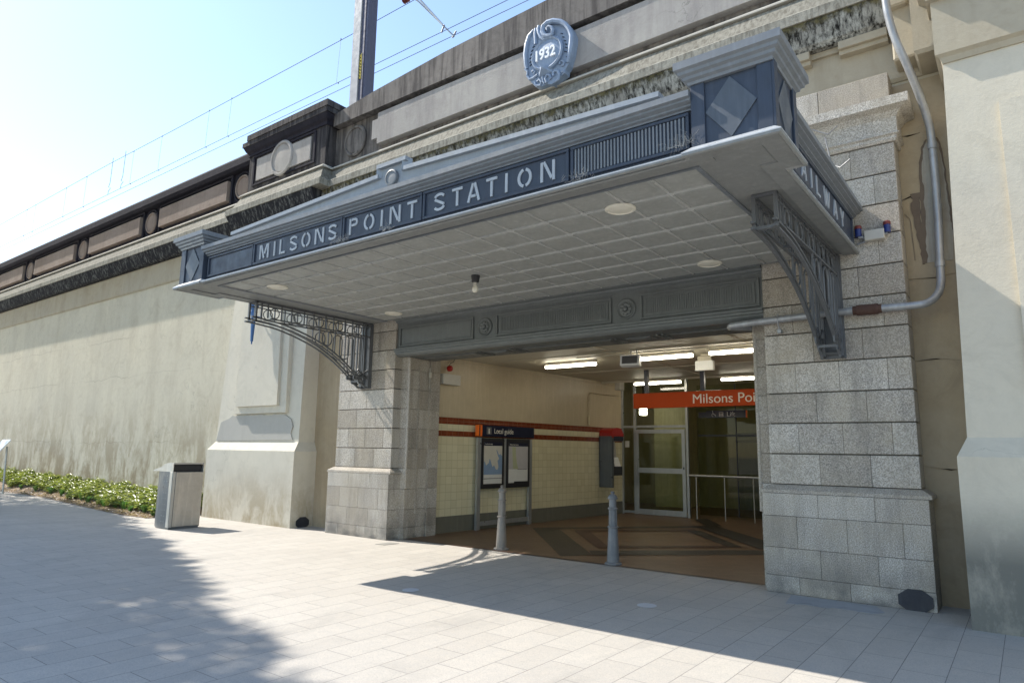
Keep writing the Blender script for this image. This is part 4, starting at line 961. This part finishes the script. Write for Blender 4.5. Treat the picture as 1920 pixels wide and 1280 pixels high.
aw = math.atan2(Wd.y, Wd.x)
def wtext(s, size, s0, z, d, mat, nm, par, **k): return text(s, size, wl(s0, d, z), mat, nm, par, .002, rz=aw, **k)
wtext('Local guide', .155, S0+.46, 1.965, D+.024, M['signtext'], 'lettering', ib, xs=.9)
hd = MB(); wbox(hd, S0+.23, S0+.38, 1.94, 2.09, D+.02, D+.023); hd.build('info_tile', flat('grey_tile', (.12,.12,.12)), ib)
wtext('i', .15, S0+.285, 1.96, D+.026, M['signtext'], 'info_letter', ib, bold=.006)
def poster(a, b, kind):
    m = MB(); wbox(m, a, b, .82, 1.86, D-.03, D+.012); c = m.build('display_case', M['black'], ib)
    p0, p1, z0, z1 = a+.07, b-.07, .92, 1.78
    m = MB(); wbox(m, p0, p1, z0, z1, D+.012, D+.014); m.build('poster', M['paper'], c)
    m = MB(); wbox(m, p0, p1, z1-.075, z1, D+.014, D+.0155); m.build('title_bar', M['navy'], c)
    d = D+.0155; mh, sea, gr = MB(), MB(), MB()
    w_, h_ = p1-p0, z1-z0
    def pg(m, pts, dd): 
        V = [wl(p0+u*w_, dd, z0+v*h_) for u, v in pts]; m.add(V, [tuple(range(len(V)))])
    if kind == 0:
        pg(mh, [(0,.22),(1,.22),(1,.91),(0,.91)], d); mh.build('map_land', M['mapland'], c)
        pg(sea, [(0,.22),(1,.22),(1,.66),(.9,.72),(.82,.69),(.72,.80),(.66,.82),(.77,.66),(.83,.60),(.74,.55),(.8,.40),(.74,.33),(.66,.34),(.56,.44),(.46,.40),(.40,.50),(.34,.58),(.30,.60),(.26,.50),(.12,.44),(.08,.50),(0,.55)], d+.001); sea.build('map_sea', M['mapsea'], c)
        m = MB(); pg(m, [(0,.115),(1,.125),(1,.135),(0,.13)], d+.001); m.build('rule', M['black'], c)
        wtext('Local area map', .038, p0+.03, z1-.05, d+.001, M['signtext'], 'poster_title', c)
    else:
        pg(mh, [(0,.34),(1,.34),(1,.91),(0,.91)], d); mh.build('map_land', M['mapgrey'], c)
        pg(gr, [(.22,.35),(.5,.34),(.42,.5),(.36,.7),(.36,.9),(.16,.9),(.2,.6)], d+.001); gr.build('map_green', M['mapgreen'], c)
        m = MB(); pg(m, [(.28,0),(1,.0),(1,.035),(.28,.035)], d+.001); pg(m, [(.45,.33),(.95,.33),(.95,.34),(.45,.34)], d+.002); m.build('rule', M['black'], c)
        wtext('Milsons Point Station', .034, p0+.03, z1-.05, d+.001, M['signtext'], 'poster_title', c)
poster(S0+.10, SM-.04, 0); poster(SM+.04, S1-.10, 1)
# payphone
ph = thing('payphone', wl(6.0,.2,0.7), 'wall payphone with red hood and black handset at the end of the tiled wall', 'payphone')
a, b = 5.95, 6.45
m = MB(); wbox(m, a, a+.09, .72, 2.02, .02, .40); wbox(m, a, b+.05, .72, 2.02, .014, .05); m.build('housing', M['steel_c'], ph)
m = MB(); wbox(m, a+.09, b+.05, 2.02, 2.10, .02, .42); wbox(m, a, a+.09, 2.02, 2.10, .02, .42)
ac = [(a+.28+.27*math.cos(R(q)), 2.10+.14*math.sin(R(q))) for q in range(0, 181, 15)]
m.add([wl(q[0], .40, q[1]) for q in ac]+[wl(q[0], .02, q[1]) for q in ac], [tuple(range(13)), tuple(range(25, 12, -1))]+[(i, 13+i, 14+i, i+1) for i in range(12)])
wbox(m, a, a+.095, 1.98, 2.02, .025, .402); m.build('hood', M['red'], ph)
m = MB(); wbox(m, a+.1, b+.04, 1.90, 2.015, .05, .41); m.build('name_band', M['navy'], ph)
m = MB(); m.add([wl(a+.12,.26,1.2),wl(b,.26,1.2),wl(b,.18,1.88),wl(a+.12,.18,1.88),wl(a+.12,.05,1.2),wl(b,.05,1.2),wl(b,.05,1.88),wl(a+.12,.05,1.88)],[(0,1,2,3),(0,3,7,4),(1,5,6,2),(0,4,5,1),(3,2,6,7)]); m.build('phone_body', M['steel_s'], ph)
m = MB(); wbox(m, a+.1, b+.03, 1.02, 1.25, .05, .38); m.build('lower_box', M['black'], ph)
m = MB(); m.tube([wl(a+.16,.30,1.62), wl(a+.16,.33,1.52), wl(a+.17,.33,1.38), wl(a+.17,.30,1.28)], [.035,.022,.022,.035], 10); m.tube([wl(a+.17,.30,1.28), wl(a+.2,.36,1.05), wl(a+.3,.36,1.02), wl(a+.3,.3,1.15)], .008, 6); m.build('handset', M['black'], ph, True)
m = MB(); T = None
m.add([wl(a+.22,.36,1.24),wl(b,.36,1.24),wl(b,.27,1.48),wl(a+.22,.27,1.48),wl(a+.22,.26,1.2),wl(b,.26,1.2)],[(0,1,2,3),(0,4,5,1)]); m.build('keypad', M['white'], ph)

# ================================================================ STREET OBJECTS
def bollard(x, y, lab, im):
    t = thing('bollard', (x,y,0), lab, 'bollard', 'cast iron bollards at the entrance')
    m = MB(); m.lathe([(.0905,.03),(.088,.12),(.078,.30),(.066,.52),(.062,.54)], (x,y,0), 24); m.lathe([(.058,.545),(.055,.78)], (x,y,0), 24); m.lathe([(.056,.80),(.053,.93)], (x,y,0), 24); m.build('shaft', im, t, True)
    m = MB()
    for z, r in ((.53,.082),(.79,.074),(.935,.076)): m.lathe([(r-.014,z-.014),(r,z-.008),(r,z+.008),(r-.014,z+.014)], (x,y,0), 24)
    for k in range(8):
        a = k*math.pi/4; m.bar((x+.0585*math.cos(a),y+.0585*math.sin(a),.56),(x+.0545*math.cos(a),y+.0545*math.sin(a),.775),.006,.012,(math.cos(a),math.sin(a),0))
    m.build('collar', im, t, True)
    m = MB(); m.lathe([(.07,.945),(.066,.962),(.05,.985),(.026,.998),(.022,1.008),(.032,1.02),(.024,1.035),(.002,1.042)], (x,y,0), 20); m.build('cap', im, t, True)
    m = MB(); m.lathe([(.13,0.001),(.13,.02),(.115,.032),(.09,.04)], (x,y,0), 8); m.build('base_flange', im, t)
bollard(-7.06, 9.10, 'brown cast iron bollard in front of the map board, bracket shadow at its foot', M['iron'])
bollard(-4.95, 9.04, 'grey cast iron bollard standing in shade in front of the glass screen', M['iron2'])
# litter bin
lb_ = thing('litter_bin', (-13.7,7.05,0), 'stainless steel litter bin with rounded side and dark slot under its hood', 'litter bin')
T = Matrix.Translation((-13.41,7.065,0)) @ Matrix.Rotation(R(0),4,'Z')
X1, YA, YB = .0, -.31, .31   # side panel faces +x; rounded front toward -x
m = MB()
poly = [(0,YB),(0,YA),(-.34,YA)] + [(-.34-.56*math.sin(R(a)), YA+.31-.31*math.cos(R(a))) for a in (15,30,45,60,75,90,105,120,135,150,165)] + [(-.34,YB)]
def lp(poly, z0, z1): return [tuple(T @ Vector((p[0],p[1],z))) for z in (z0,z1) for p in poly]
def pr(m, poly, z0, z1):
    n = len(poly); m.add(lp(poly,z0,z1), [tuple(range(n)), tuple(range(2*n-1,n-1,-1))]+[(i,n+i,n+(i+1)%n,(i+1)%n) for i in range(n)])
pr(m, [(p[0]*.97-.01,p[1]*.96) for p in poly], .0, .03); pr(m, poly, .03, 1.10); m.build('body', M['steel_c'], lb_)
m = MB(); m.box(.001,.016,YA+.065,YB-.004,.05,1.09,.003,T); m.build('door_panel', M['steel_b'], lb_)
m = MB(); m.box(.001,.012,YA+.0,YA+.055,.04,1.10,.003,T); m.box(-.10,.0,YA-.008,YA-.001,.04,1.10,.002,T); m.build('corner_strip', M['steel_s'], lb_)
m = MB(); n=9   # hood: curved cheeks, open slot
hp = [(0,1.27),(-.22,1.27),(-.34,1.25),(-.46,1.19),(-.70,1.14),(-.82,1.10),(0,1.10)]
V = [tuple(T @ Vector((x,YA,z))) for x,z in hp] + [tuple(T @ Vector((x,YA+.01,z))) for x,z in hp]; k=len(hp)
m.add(V,[tuple(range(k)),tuple(range(2*k-1,k-1,-1))]+[(i,k+i,k+(i+1)%k,(i+1)%k) for i in range(k)])
V = [tuple(T @ Vector((x,YB-.01,z))) for x,z in hp] + [tuple(T @ Vector((x,YB,z))) for x,z in hp]
m.add(V,[tuple(range(k)),tuple(range(2*k-1,k-1,-1))]+[(i,k+i,k+(i+1)%k,(i+1)%k) for i in range(k)])
for (xa,za),(xb,zb) in zip(hp[:5],hp[1:6]):
    m.add([tuple(T@Vector((xa,YA+.01,za))),tuple(T@Vector((xb,YA+.01,zb))),tuple(T@Vector((xb,YB-.01,zb))),tuple(T@Vector((xa,YB-.01,za))),
           tuple(T@Vector((xa,YA+.01,za-.008))),tuple(T@Vector((xb,YA+.01,zb-.008))),tuple(T@Vector((xb,YB-.01,zb-.008))),tuple(T@Vector((xa,YB-.01,za-.008)))],[(0,1,2,3),(7,6,5,4),(0,4,5,1),(2,6,7,3)])
m.box(-.004,.012,YA,YB,1.245,1.275,.002,T); m.build('hood', M['steel_s'], lb_)
m = MB(); m.box(-.32,-.06,YA+.03,YB-.03,1.105,1.235,0,T); m.build('slot_interior', M['black'], lb_)
m = MB(); random.seed(1)
for i in range(6):
    for j in range(9):
        q = T @ Vector((.0165, YA+.13+i*.088, .14+j*.11)); m.lathe([(.006,0),(.005,.004)], tuple(q), 6, 'x')
for i in range(4):
    for j in range(9):
        q = T @ Vector((-.2-.09*i if i<2 else -.36-.08*(i-2), YA-.001 if i<2 else YA+.03+.08*(i-2), .14+j*.11)); m.lathe([(.006,0),(.005,.006)], tuple(q), 6, 'y')
m.build('rivets', M['steel_s'], lb_)
# black octagonal plates
def octa(o, u, v, r, lab):
    m = MB(); P = []
    for k in range(8):
        a = R(22.5+45*k); P.append(Vector(o)+Vector(u)*(r*math.cos(a))+Vector(v)*(r*math.sin(a)*.72))
    nrm = Vector(u).cross(Vector(v)).normalized()*.012
    m.add([tuple(p) for p in P]+[tuple(p-nrm) for p in P], [tuple(range(8)),tuple(range(15,7,-1))]+[(i,8+i,8+(i+1)%8,(i+1)%8) for i in range(8)])
    tag(m.build('wall_plate', M['blackpad']), lab, 'plate', 'black octagonal plates at the wall foot')
octa((-1.085,8.556,.10), (1,0,0), (0,0,1), .175, 'large black octagonal plate at the foot of the right granite pier')
octa((-11.985,8.80,.09), (0,1,0), (0,0,1), .17, 'small black octagonal plate at the foot of the left buttress side')
# ground plates and patches
def disc(x, y, r, lab):
    m = MB(); m.lathe([(r,.0045),(r-.004,.0075)], (x,y,0), 28); tag(m.build('ground_disc', M['marker']), lab, 'floor plate', 'round floor plates in the paving')
disc(-3.375,6.893,.105,'pale round plate in the shaded paving in front of the right pier')
disc(-5.82,5.81,.10,'pale round plate at the left tip of the canopy shadow')
m = MB(); m.prism([(-2.26,8.0),(-2.33,8.50),(-2.05,8.52),(-1.45,8.50),(-1.33,8.22),(-1.42,8.10),(-1.8,8.13),(-1.85,8.05),(-2.05,8.08)], 'z', .002, .006); tag(m.build('cement_patch', M['patch']), 'pale broken cement patch in the paving at the right pier', 'paving patch')
m = MB(); m.prism([(-9.02,8.12),(-8.82,8.14),(-8.78,8.45),(-9.0,8.44)], 'z', .002, .006); tag(m.build('cement_patch', M['patch2']), 'small grey square patch in the sunlit paving by the left pier', 'paving patch')
# big conduit on right pier
cp = thing('drain_pipe', (-.6,8.8,3.3), 'thick galvanised pipe bending down the wall and along the right granite pier', 'pipe')
pts = [(-2.62,9.2,3.29),(-2.75,8.98,3.26),(-2.95,8.72,3.245),(-2.96,8.62,3.245),(-2.85,8.585,3.25),(-2.4,8.58,3.265),(-1.5,8.58,3.28),(-.9,8.6,3.275),(-.74,8.66,3.31),(-.655,8.76,3.42),(-.63,8.86,3.56),(-.625,8.9,3.75),(-.60,8.92,4.5),(-.60,8.92,5.3),(-.62,8.86,5.55),(-.68,8.7,5.85),(-.76,8.5,6.15),(-.83,8.42,6.4),(-.88,8.38,6.7),(-.895,8.36,7.0),(-.90,8.36,7.6)]
m = MB(); m.tube(smooth_pts(pts), .043, 14); m.build('pipe', M['galv'], cp, True)
m = MB(); m.tube([(-1.46,8.58,3.28),(-1.24,8.585,3.275)], .062, 14); m.tube([(-1.50,8.58,3.28),(-1.20,8.585,3.275)], .053, 14); m.build('sleeve', M['rust'], cp, True)
for q0, q1 in (((-.60,8.92,5.18),(-.60,8.92,5.26)), ((-.625,8.9,3.75),(-.624,8.9,3.82))): m = MB(); m.tube([q0, q1], .052, 14); m.build('coupling', M['galv'], cp, True)
m = MB(); m.tube([(-2.35,8.57,3.33),(-2.35,8.54,3.27),(-2.35,8.57,3.2),(-2.34,8.62,3.12)], .01, 6); m.box(-2.375,-2.325,8.6,8.665,3.10,3.15,.004); m.build('clip', M['galv'], cp)
# twin lamps
tl = thing('alarm_light', (-1.25,8.6,4.2), 'twin blue and red capped alarm light on a beige box beside the canopy', 'alarm light')
m = MB(); m.box(-1.33,-1.12,8.58,8.68,4.10,4.22,.006); m.build('box', M['box'], tl)
for x, lab in ((-1.395,''),(-1.09,'')):
    m = MB(); m.lathe([(.036,0),(.036,.09),(.033,.09)], (x,8.62,4.17), 16); s = m.build('lamp', M['bluecap'], tl, True)
    m = MB(); m.lathe([(.040,.092),(.040,.125),(.03,.135)], (x,8.62,4.17), 16); m.build('lamp_cap', M['darkred'], s, True)
m = MB(); m.tube([(-1.42,8.66,4.09),(-1.3,8.64,4.11)], .012, 8); m.tube([(-1.395,8.62,4.16),(-1.34,8.62,4.16)], .015, 8); m.tube([(-1.12,8.62,4.16),(-1.09,8.62,4.16)], .015, 8); m.build('arm', M['galv'], tl)
# bent hooks on capital
m = MB(); m.tube([(-1.80,8.46,5.58),(-1.62,8.44,5.46),(-1.50,8.36,5.50)], .009, 6); m.tube([(-1.66,8.46,5.44),(-1.60,8.42,5.06),(-1.50,8.38,4.98),(-1.38,8.34,5.04)], .009, 6)
tag(m.build('bent_hook', M['iron2'], None, True), 'pair of bent metal hooks in front of the right pier capital', 'hook')
# blue torch lamp
bt = thing('torch_lamp', (-13.95,8.4,4.4), 'blue metal torch-shaped lamp on the left buttress behind the bracket', 'lamp')
m = MB(); m.lathe([(.012,0),(.018,.03),(.012,.05),(.03,.06),(.055,.62),(.075,.70),(.06,.74),(.065,.78)], (-13.64,8.36,3.87), 18); m.build('cone', M['bluelamp'], bt, True)
m = MB(); m.lathe([(.07,.78),(.10,.86),(.115,.98),(.10,1.06),(.05,1.10)], (-13.64,8.36,3.87), 18); m.build('head', M['bluelamp'], bt, True)
m = MB(); m.tube([(-13.64,8.36,4.5),(-13.64,8.58,4.5)], .02, 8); m.lathe([(.07,0),(.06,.02)], (-13.64,8.56,4.5), 14, 'y'); m.build('bracket_arm', M['bluelamp'], bt, True)
# sign at left edge
sg = thing('tilted_sign', (-27.0,7.8,0), 'white tilted notice panel on a post at the left edge above the plants', 'sign')
m = MB(); T = Matrix.Translation((-26.9,7.8,1.52)) @ Matrix.Rotation(R(-8),4,'Z') @ Matrix.Rotation(R(55),4,'X')
m.box(-.75,.72,-.25,.25,-.015,.015,.004,T); m.build('panel', M['white'], sg)
m = MB(); m.tube([(-27.3,7.9,0),(-27.3,7.85,1.5)], .03, 8); m.tube([(-26.5,7.9,0),(-26.5,7.85,1.5)], .03, 8); m.build('post', M['alu'], sg)

# ================================================================ RAILWAY OVERHEAD
om = thing('overhead_mast', (-14.25,11.5,7.6), 'tall steel railway mast with a yellow painted strip standing behind the parapet', 'mast')
m = MB(); m.box(-14.62,-14.30,11.42,11.82,7.6,19,.004); m.build('column', M['concmast'], om)
m = MB(); m.box(-14.298,-14.02,11.46,11.78,7.6,19,.004); m.box(-14.18,-14.12,11.44,11.458,7.6,19); m.build('side_web', M['mast_shade'], om)
m = MB()
for k in range(8):
    z = 11.95+k*.095
    m.box(-14.27,-14.255,11.432,11.455,z,z+.085); m.box(-14.27,-14.215,11.432,11.455,z,z+.02)
m.box(-14.205,-14.195,11.432,11.455,11.93,12.72); m.build('yellow_strip', M['yellow'], om)
yw = 12.5
def catenary(y, zc, zk, lab, x0=-90, x1=10):
    t = thing('overhead_wire', (-30,y,zk), lab, 'overhead wire', 'railway overhead wires')
    m = MB(); m.tube([(x0,y,zc+.9),(-70,y,zc+.35),(-48,y,zc+.02),(-33.7,y,zc+.10),(-27.5,y,zc+.04),(-15.9,y,zc),(-13.4,y,zc+.02),(x1,y,zc+.6)], .011, 6); m.build('catenary_wire', M['wire'], t, True)
    m = MB(); m.tube([(x0,y,zk),(x1,y,zk+.02)], .010, 6); m.tube([(x0,y+.45,zk+.12),(x1,y+.45,zk+.14)], .010, 6); m.build('contact_wire', M['wire'], t, True)
    m = MB()
    for x in (-44,-42.7,-38.5,-36,-31,-28.4,-24.6,-23.0,-16.6):
        m.tube([(x,y,zc+.05),(x-.05,y,zc-.7),(x-.1,y,zk)], .0045, 5)
        for zz in (zc+.05,zk): m.lathe([(.018,0),(.018,.045)], (x-(0 if zz==zk else 0),y,zz-.03), 8)
    for x in (-33.2,-31.9):
        m.tube([(x+.05,y,zc+.3),(x,y,zc-.9),(x-.12,y,zc-1.1),(x+.12,y,zc-1.2),(x-.08,y,zc-1.3),(x-.1,y,zk)], .011, 5)
    m.build('dropper', M['wire'], t)
catenary(yw, 14.6, 13.12, 'nearest railway overhead line of two wires joined by droppers crossing the sky')
ra = thing('registration_arm', (-12.8,12.5,14), 'grey double registration arm reaching down to the overhead wires', 'overhead arm')
m = MB(); m.tube([(-12.05,12.5,13.30),(-13.1,12.45,14.62),(-13.9,12.3,15.6)], .03, 8); m.tube([(-12.05,12.95,13.22),(-13.15,12.55,14.55),(-14.0,12.3,15.3)], .022, 8); m.tube([(-13.1,12.5,14.62),(-14.2,12.2,14.95)], .03, 8); m.build('arm', M['alu'], ra, True)
m = MB(); m.lathe([(.05,0),(.1,.04),(.06,.08),(.1,.12),(.06,.16),(.1,.2),(.05,.24)], (-13.75,12.5,14.78), 12, 'x'); m.build('insulator', M['darkred'], ra, True)
m = MB(); m.tube([(-12.12,12.5,13.12),(-12.02,12.5,13.32)], .025, 6); m.tube([(-12.12,12.95,13.2),(-11.98,12.95,13.36)], .025, 6); m.build('clamp', M['wire'], ra)

# ================================================================ PLANTING
m = MB()
edge = [(-60,8.95),(-40,8.9),(-28.75,8.48),(-24.3,8.55),(-20.2,7.95),(-18.2,7.62),(-16.9,7.45),(-15.2,7.5),(-14.6,7.8),(-14.3,8.5)]
edge = [(-60,8.6),(-40,8.5),(-28.75,8.25),(-24.3,8.2),(-20.2,7.75),(-18.2,7.52),(-16.9,7.42),(-15.3,7.5),(-14.9,7.8),(-15.3,9.07),(-60,9.07)]
def in_poly(x, y):
    c = False; n = len(edge)
    for i in range(n):
        a, b = edge[i], edge[i-1]
        if (a[1] > y) != (b[1] > y) and x < (b[0]-a[0])*(y-a[1])/(b[1]-a[1])+a[0]: c = not c
    return c
def yedge(x):
    for a, b in zip(edge[:9], edge[1:9]):
        if a[0] <= x <= b[0]: return a[1]+(b[1]-a[1])*(x-a[0])/(b[0]-a[0])
    return 7.5
def bedz(x, y):
    ye = yedge(x); t = max(0, min(1, (y-ye)/(9.07-ye))); return .008+t*(.24 + max(0, min(.25, (-18-x)*.02)))*max(0, min(1, (-15.75-x)/.6))
V=[]; F=[]; nx, ny = 120, 10
for i in range(nx+1):
    x = -60+44.2*i/nx
    ye = yedge(x)
    for j in range(ny+1):
        y = ye+(9.07-ye)*j/ny; V.append((x, y, bedz(x,y)+random.uniform(-.012,.012)*(j>0)))
for i in range(nx):
    for j in range(ny): a = i*(ny+1)+j; F.append((a,a+ny+1,a+ny+2,a+1))
m.add(V,F); tag(m.build('garden_bed', M['mulch'], None, True), kind='structure')
random.seed(11)
def leaf(m, p, d, up, L, W_):
    p = Vector(p); d = Vector(d).normalized(); s = d.cross(Vector(up)).normalized(); n_ = s.cross(d)
    m.add([p, p+d*L*.45+s*W_/2+n_*.1*L, p+d*L, p+d*L*.45-s*W_/2+n_*.1*L, p+d*L*.5-n_*.04*L], [(0,1,4),(1,2,4),(2,3,4),(3,0,4)])
m = MB(); cnt = 0
while cnt < 30000:
    x = -44+28.1*random.random()**.6; y = 7.5+1.57*random.random()
    if not in_poly(x, y): continue
    ye = yedge(x)
    wob = .25*math.sin(x*2.1)+.15*math.sin(x*5.3+1)
    if y < ye+.30+wob*.35 : continue
    h = .13+.10*math.sin(x*1.7+y*3)**2+.12*random.random()*abs(math.sin(x*3.9))
    a = random.uniform(0,6.28); z = bedz(x,y)+h*random.uniform(.3,1)
    leaf(m, (x,y,z), (math.cos(a),math.sin(a),random.uniform(-.35,.45)), (0,0,1), random.uniform(.08,.15), random.uniform(.04,.065)); cnt += 1
tag(m.build('ground_cover', M['leaf']), 'dense glossy green ground cover along the foot of the viaduct wall', 'ground cover', kind='stuff')
m = MB()
for k in range(5000):
    x = -40+24.2*random.random()**.6; y = yedge(x)+.02+.75*random.random()**1.4
    if y > 9: continue
    a = random.uniform(0,6.28); leaf(m, (x,y,bedz(x,y)+random.uniform(.004,.03)), (math.cos(a),math.sin(a),random.uniform(-.2,.3)), (0,0,1), random.uniform(.04,.09), random.uniform(.015,.035))
tag(m.build('leaf_litter', M['litter']), 'dry brown leaf litter on the mulch along the front of the garden bed', 'leaf litter', kind='stuff')
def tuft(x, y, n, h, lab):
    m = MB(); z0 = bedz(x,y)-.01
    for i in range(n):
        a = random.uniform(0,6.28); r = random.uniform(.3,1); L_ = h*random.uniform(.7,1.1); d = Vector((math.cos(a),math.sin(a),0)); s = Vector((-d.y,d.x,0))
        P = [Vector((x,y,z0))+d*.02, Vector((x,y,z0))+d*(.12*r*L_/.25)+Vector((0,0,L_*.65)), Vector((x,y,z0))+d*(.34*r*L_/.25*.8)+Vector((0,0,L_*(.9-.35*r)))]
        wv = .009
        m.add([P[0]-s*wv,P[0]+s*wv,P[1]+s*wv*1.1,P[1]-s*wv*1.1,P[2]], [(0,1,2,3),(3,2,4)])
    tag(m.build('grass_tuft', M['blade'], None, False, loc=(x,y,z0)), lab, 'plant', 'strappy tufts along the front of the garden bed')
spots = [(-15.75,7.75),(-16.05,7.72),(-16.6,7.78),(-17.15,7.70),(-17.7,7.80),(-18.3,7.86),(-18.9,7.83),(-19.6,7.98),(-20.3,8.0),(-21.1,8.15),(-22.0,8.2),(-23.0,8.32),(-24.1,8.42),(-25.4,8.45),(-26.8,8.48)]
for i, (x, y) in enumerate(spots):
    lab = 'strappy green tuft in the row along the mulch edge' if 0 < i < 14 else ('strappy tuft nearest the litter bin' if i == 0 else 'strappy tuft farthest left, below the tilted sign')
    tuft(x, y, 44, random.uniform(.2,.3), lab)

# ================================================================ TREES outside the frame casting the soft shade on the left paving
def proj(p):
    v = Vector(p)-Vector((0,0,1.6)); zc = v.dot(cf)
    if zc <= 0: return None
    return (960+1266.1*v.dot(cr)/zc, 640+1266.1*v.dot(cdn)/zc)
def out_frame(p, mg=60):
    q = proj(p); return q is None or q[0] < -mg or q[0] > 1920+mg or q[1] < -mg or q[1] > 1280+mg
BND = [(-60,9.2),(-28.75,8.4),(-24.3,8.5),(-17.0,7.45),(-12.3,5.95),(-9.8,5.1),(-7.6,4.28),(-6.0,3.72),(-4.9,3.38),(-3.9,3.0),(0,1.6),(6,-.3)]
def yb(x):
    for a, b in zip(BND, BND[1:]):
        if a[0] <= x <= b[0]: return a[1]+(b[1]-a[1])*(x-a[0])/(b[0]-a[0])
    return 9
def tree(bx, by, crown, n, lab, seed, trunk_r=.32):
    rnd = random.Random(seed)
    t = thing('shade_tree', (bx,by,0), lab, 'tree')
    m = MB(); m.tube([(bx,by,0),(bx+.1,by-.05,3),(bx-.1,by,7),(bx,by,crown[0][2])], [trunk_r,trunk_r*.75,trunk_r*.6,trunk_r*.35], 10)
    for c in crown[1:]:
        m.tube([(bx,by,5.5),((bx+c[0])/2,(by+c[1])/2,(6.5+c[2])/2),(c[0],c[1],c[2])], [trunk_r*.45,trunk_r*.3,.05], 7)
    m.build('trunk', M['bark'], t, True)
    m = MB(); cnt = 0; tries = 0
    while cnt < n and tries < n*8:
        tries += 1; c = rnd.choice(crown)
        v = Vector((rnd.gauss(0,1),rnd.gauss(0,1),rnd.gauss(0,1))).normalized()*(rnd.random()**.42)
        p = Vector((c[0]+v.x*c[3], c[1]+v.y*c[4], c[2]+v.z*c[5]))
        if not out_frame(p): continue
        g = p - SUN*(p.z/SUN.z)
        lim = yb(g.x)+.05*math.sin(g.x*3.1)+.05*math.sin(g.x*7.7)
        gap = 0
        if g.y > lim-abs(rnd.gauss(0,.12)): continue
        if -10 < g.x < -3.6 and abs(g.y-(yb(g.x)-.78-.1*math.sin(g.x*1.3))) < .13 and math.sin(g.x*6.5) > -.35: continue
        a = rnd.uniform(0,6.28); leaf(m, p, (math.cos(a),math.sin(a),rnd.uniform(-.6,.3)), (0,0,1), rnd.uniform(.3,.5), rnd.uniform(.07,.13)); cnt += 1
    m.build('crown', M['treeleaf'], t)
tree(-24,0.8,[(-24,1.5,12,4.5,4.0,2.6),(-20.5,0.5,12.5,3.6,4.0,2.5),(-21.5,3.0,11.5,3.2,2.2,1.6),(-28,2,12,3.5,4,2.5)], 19000, 'broad shade tree out of frame to the left of the paving', 21)
tree(-37,2.0,[(-36,3,11,5,4,2.6),(-32,3,11.5,4,4,2.5),(-41,3,11.5,5,4,2.5),(-28.5,4.6,10.8,3,2,1.8)], 13000, 'shade tree farther left, out of frame beside the garden bed', 22)
tree(-15,-6.5,[(-15,-4,13,4.5,4.0,2.6),(-17,-.5,13,3.5,3.5,2.2),(-11,-6,12.5,4.5,4,2.5),(-16.5,-8,12.5,4.5,4,2.5)], 19000, 'shade tree out of frame left behind the viewpoint', 23)

# ================================================================ COBWEBS on the fascia
M['web'] = flat('cobweb_silk', (.27,.27,.26), .8)
for (wx, wz, wr, n_, lab) in ((-6.42, 4.07, .16, 90, 'dusty cobweb below the joint between MILSONS and POINT'), (-5.62, 4.06, .13, 60, 'wispy cobweb under the sign panel reading POINT'),
                          (-3.08, 4.06, .14, 70, 'cobweb at the left foot of the fluted vent panel'), (-2.04, 4.10, .17, 90, 'cobweb in the corner between the vent panel and the right corner post')):
    rr = random.Random(int(wx*100)); m = MB()
    for k in range(n_):
        a = rr.uniform(0, 6.28); p = Vector((wx+rr.gauss(0,wr*.5), 5.045-rr.random()*.06, wz+abs(rr.gauss(0,wr*.22)))); q = p+Vector((math.cos(a)*wr*rr.uniform(.12,.45), rr.uniform(-.03,.02), math.sin(a)*wr*.3))
        m.bar(p, q, .0016, .0016)
    tag(m.build('cobweb', M['web']), lab, 'cobweb', 'cobwebs on the canopy fascia')
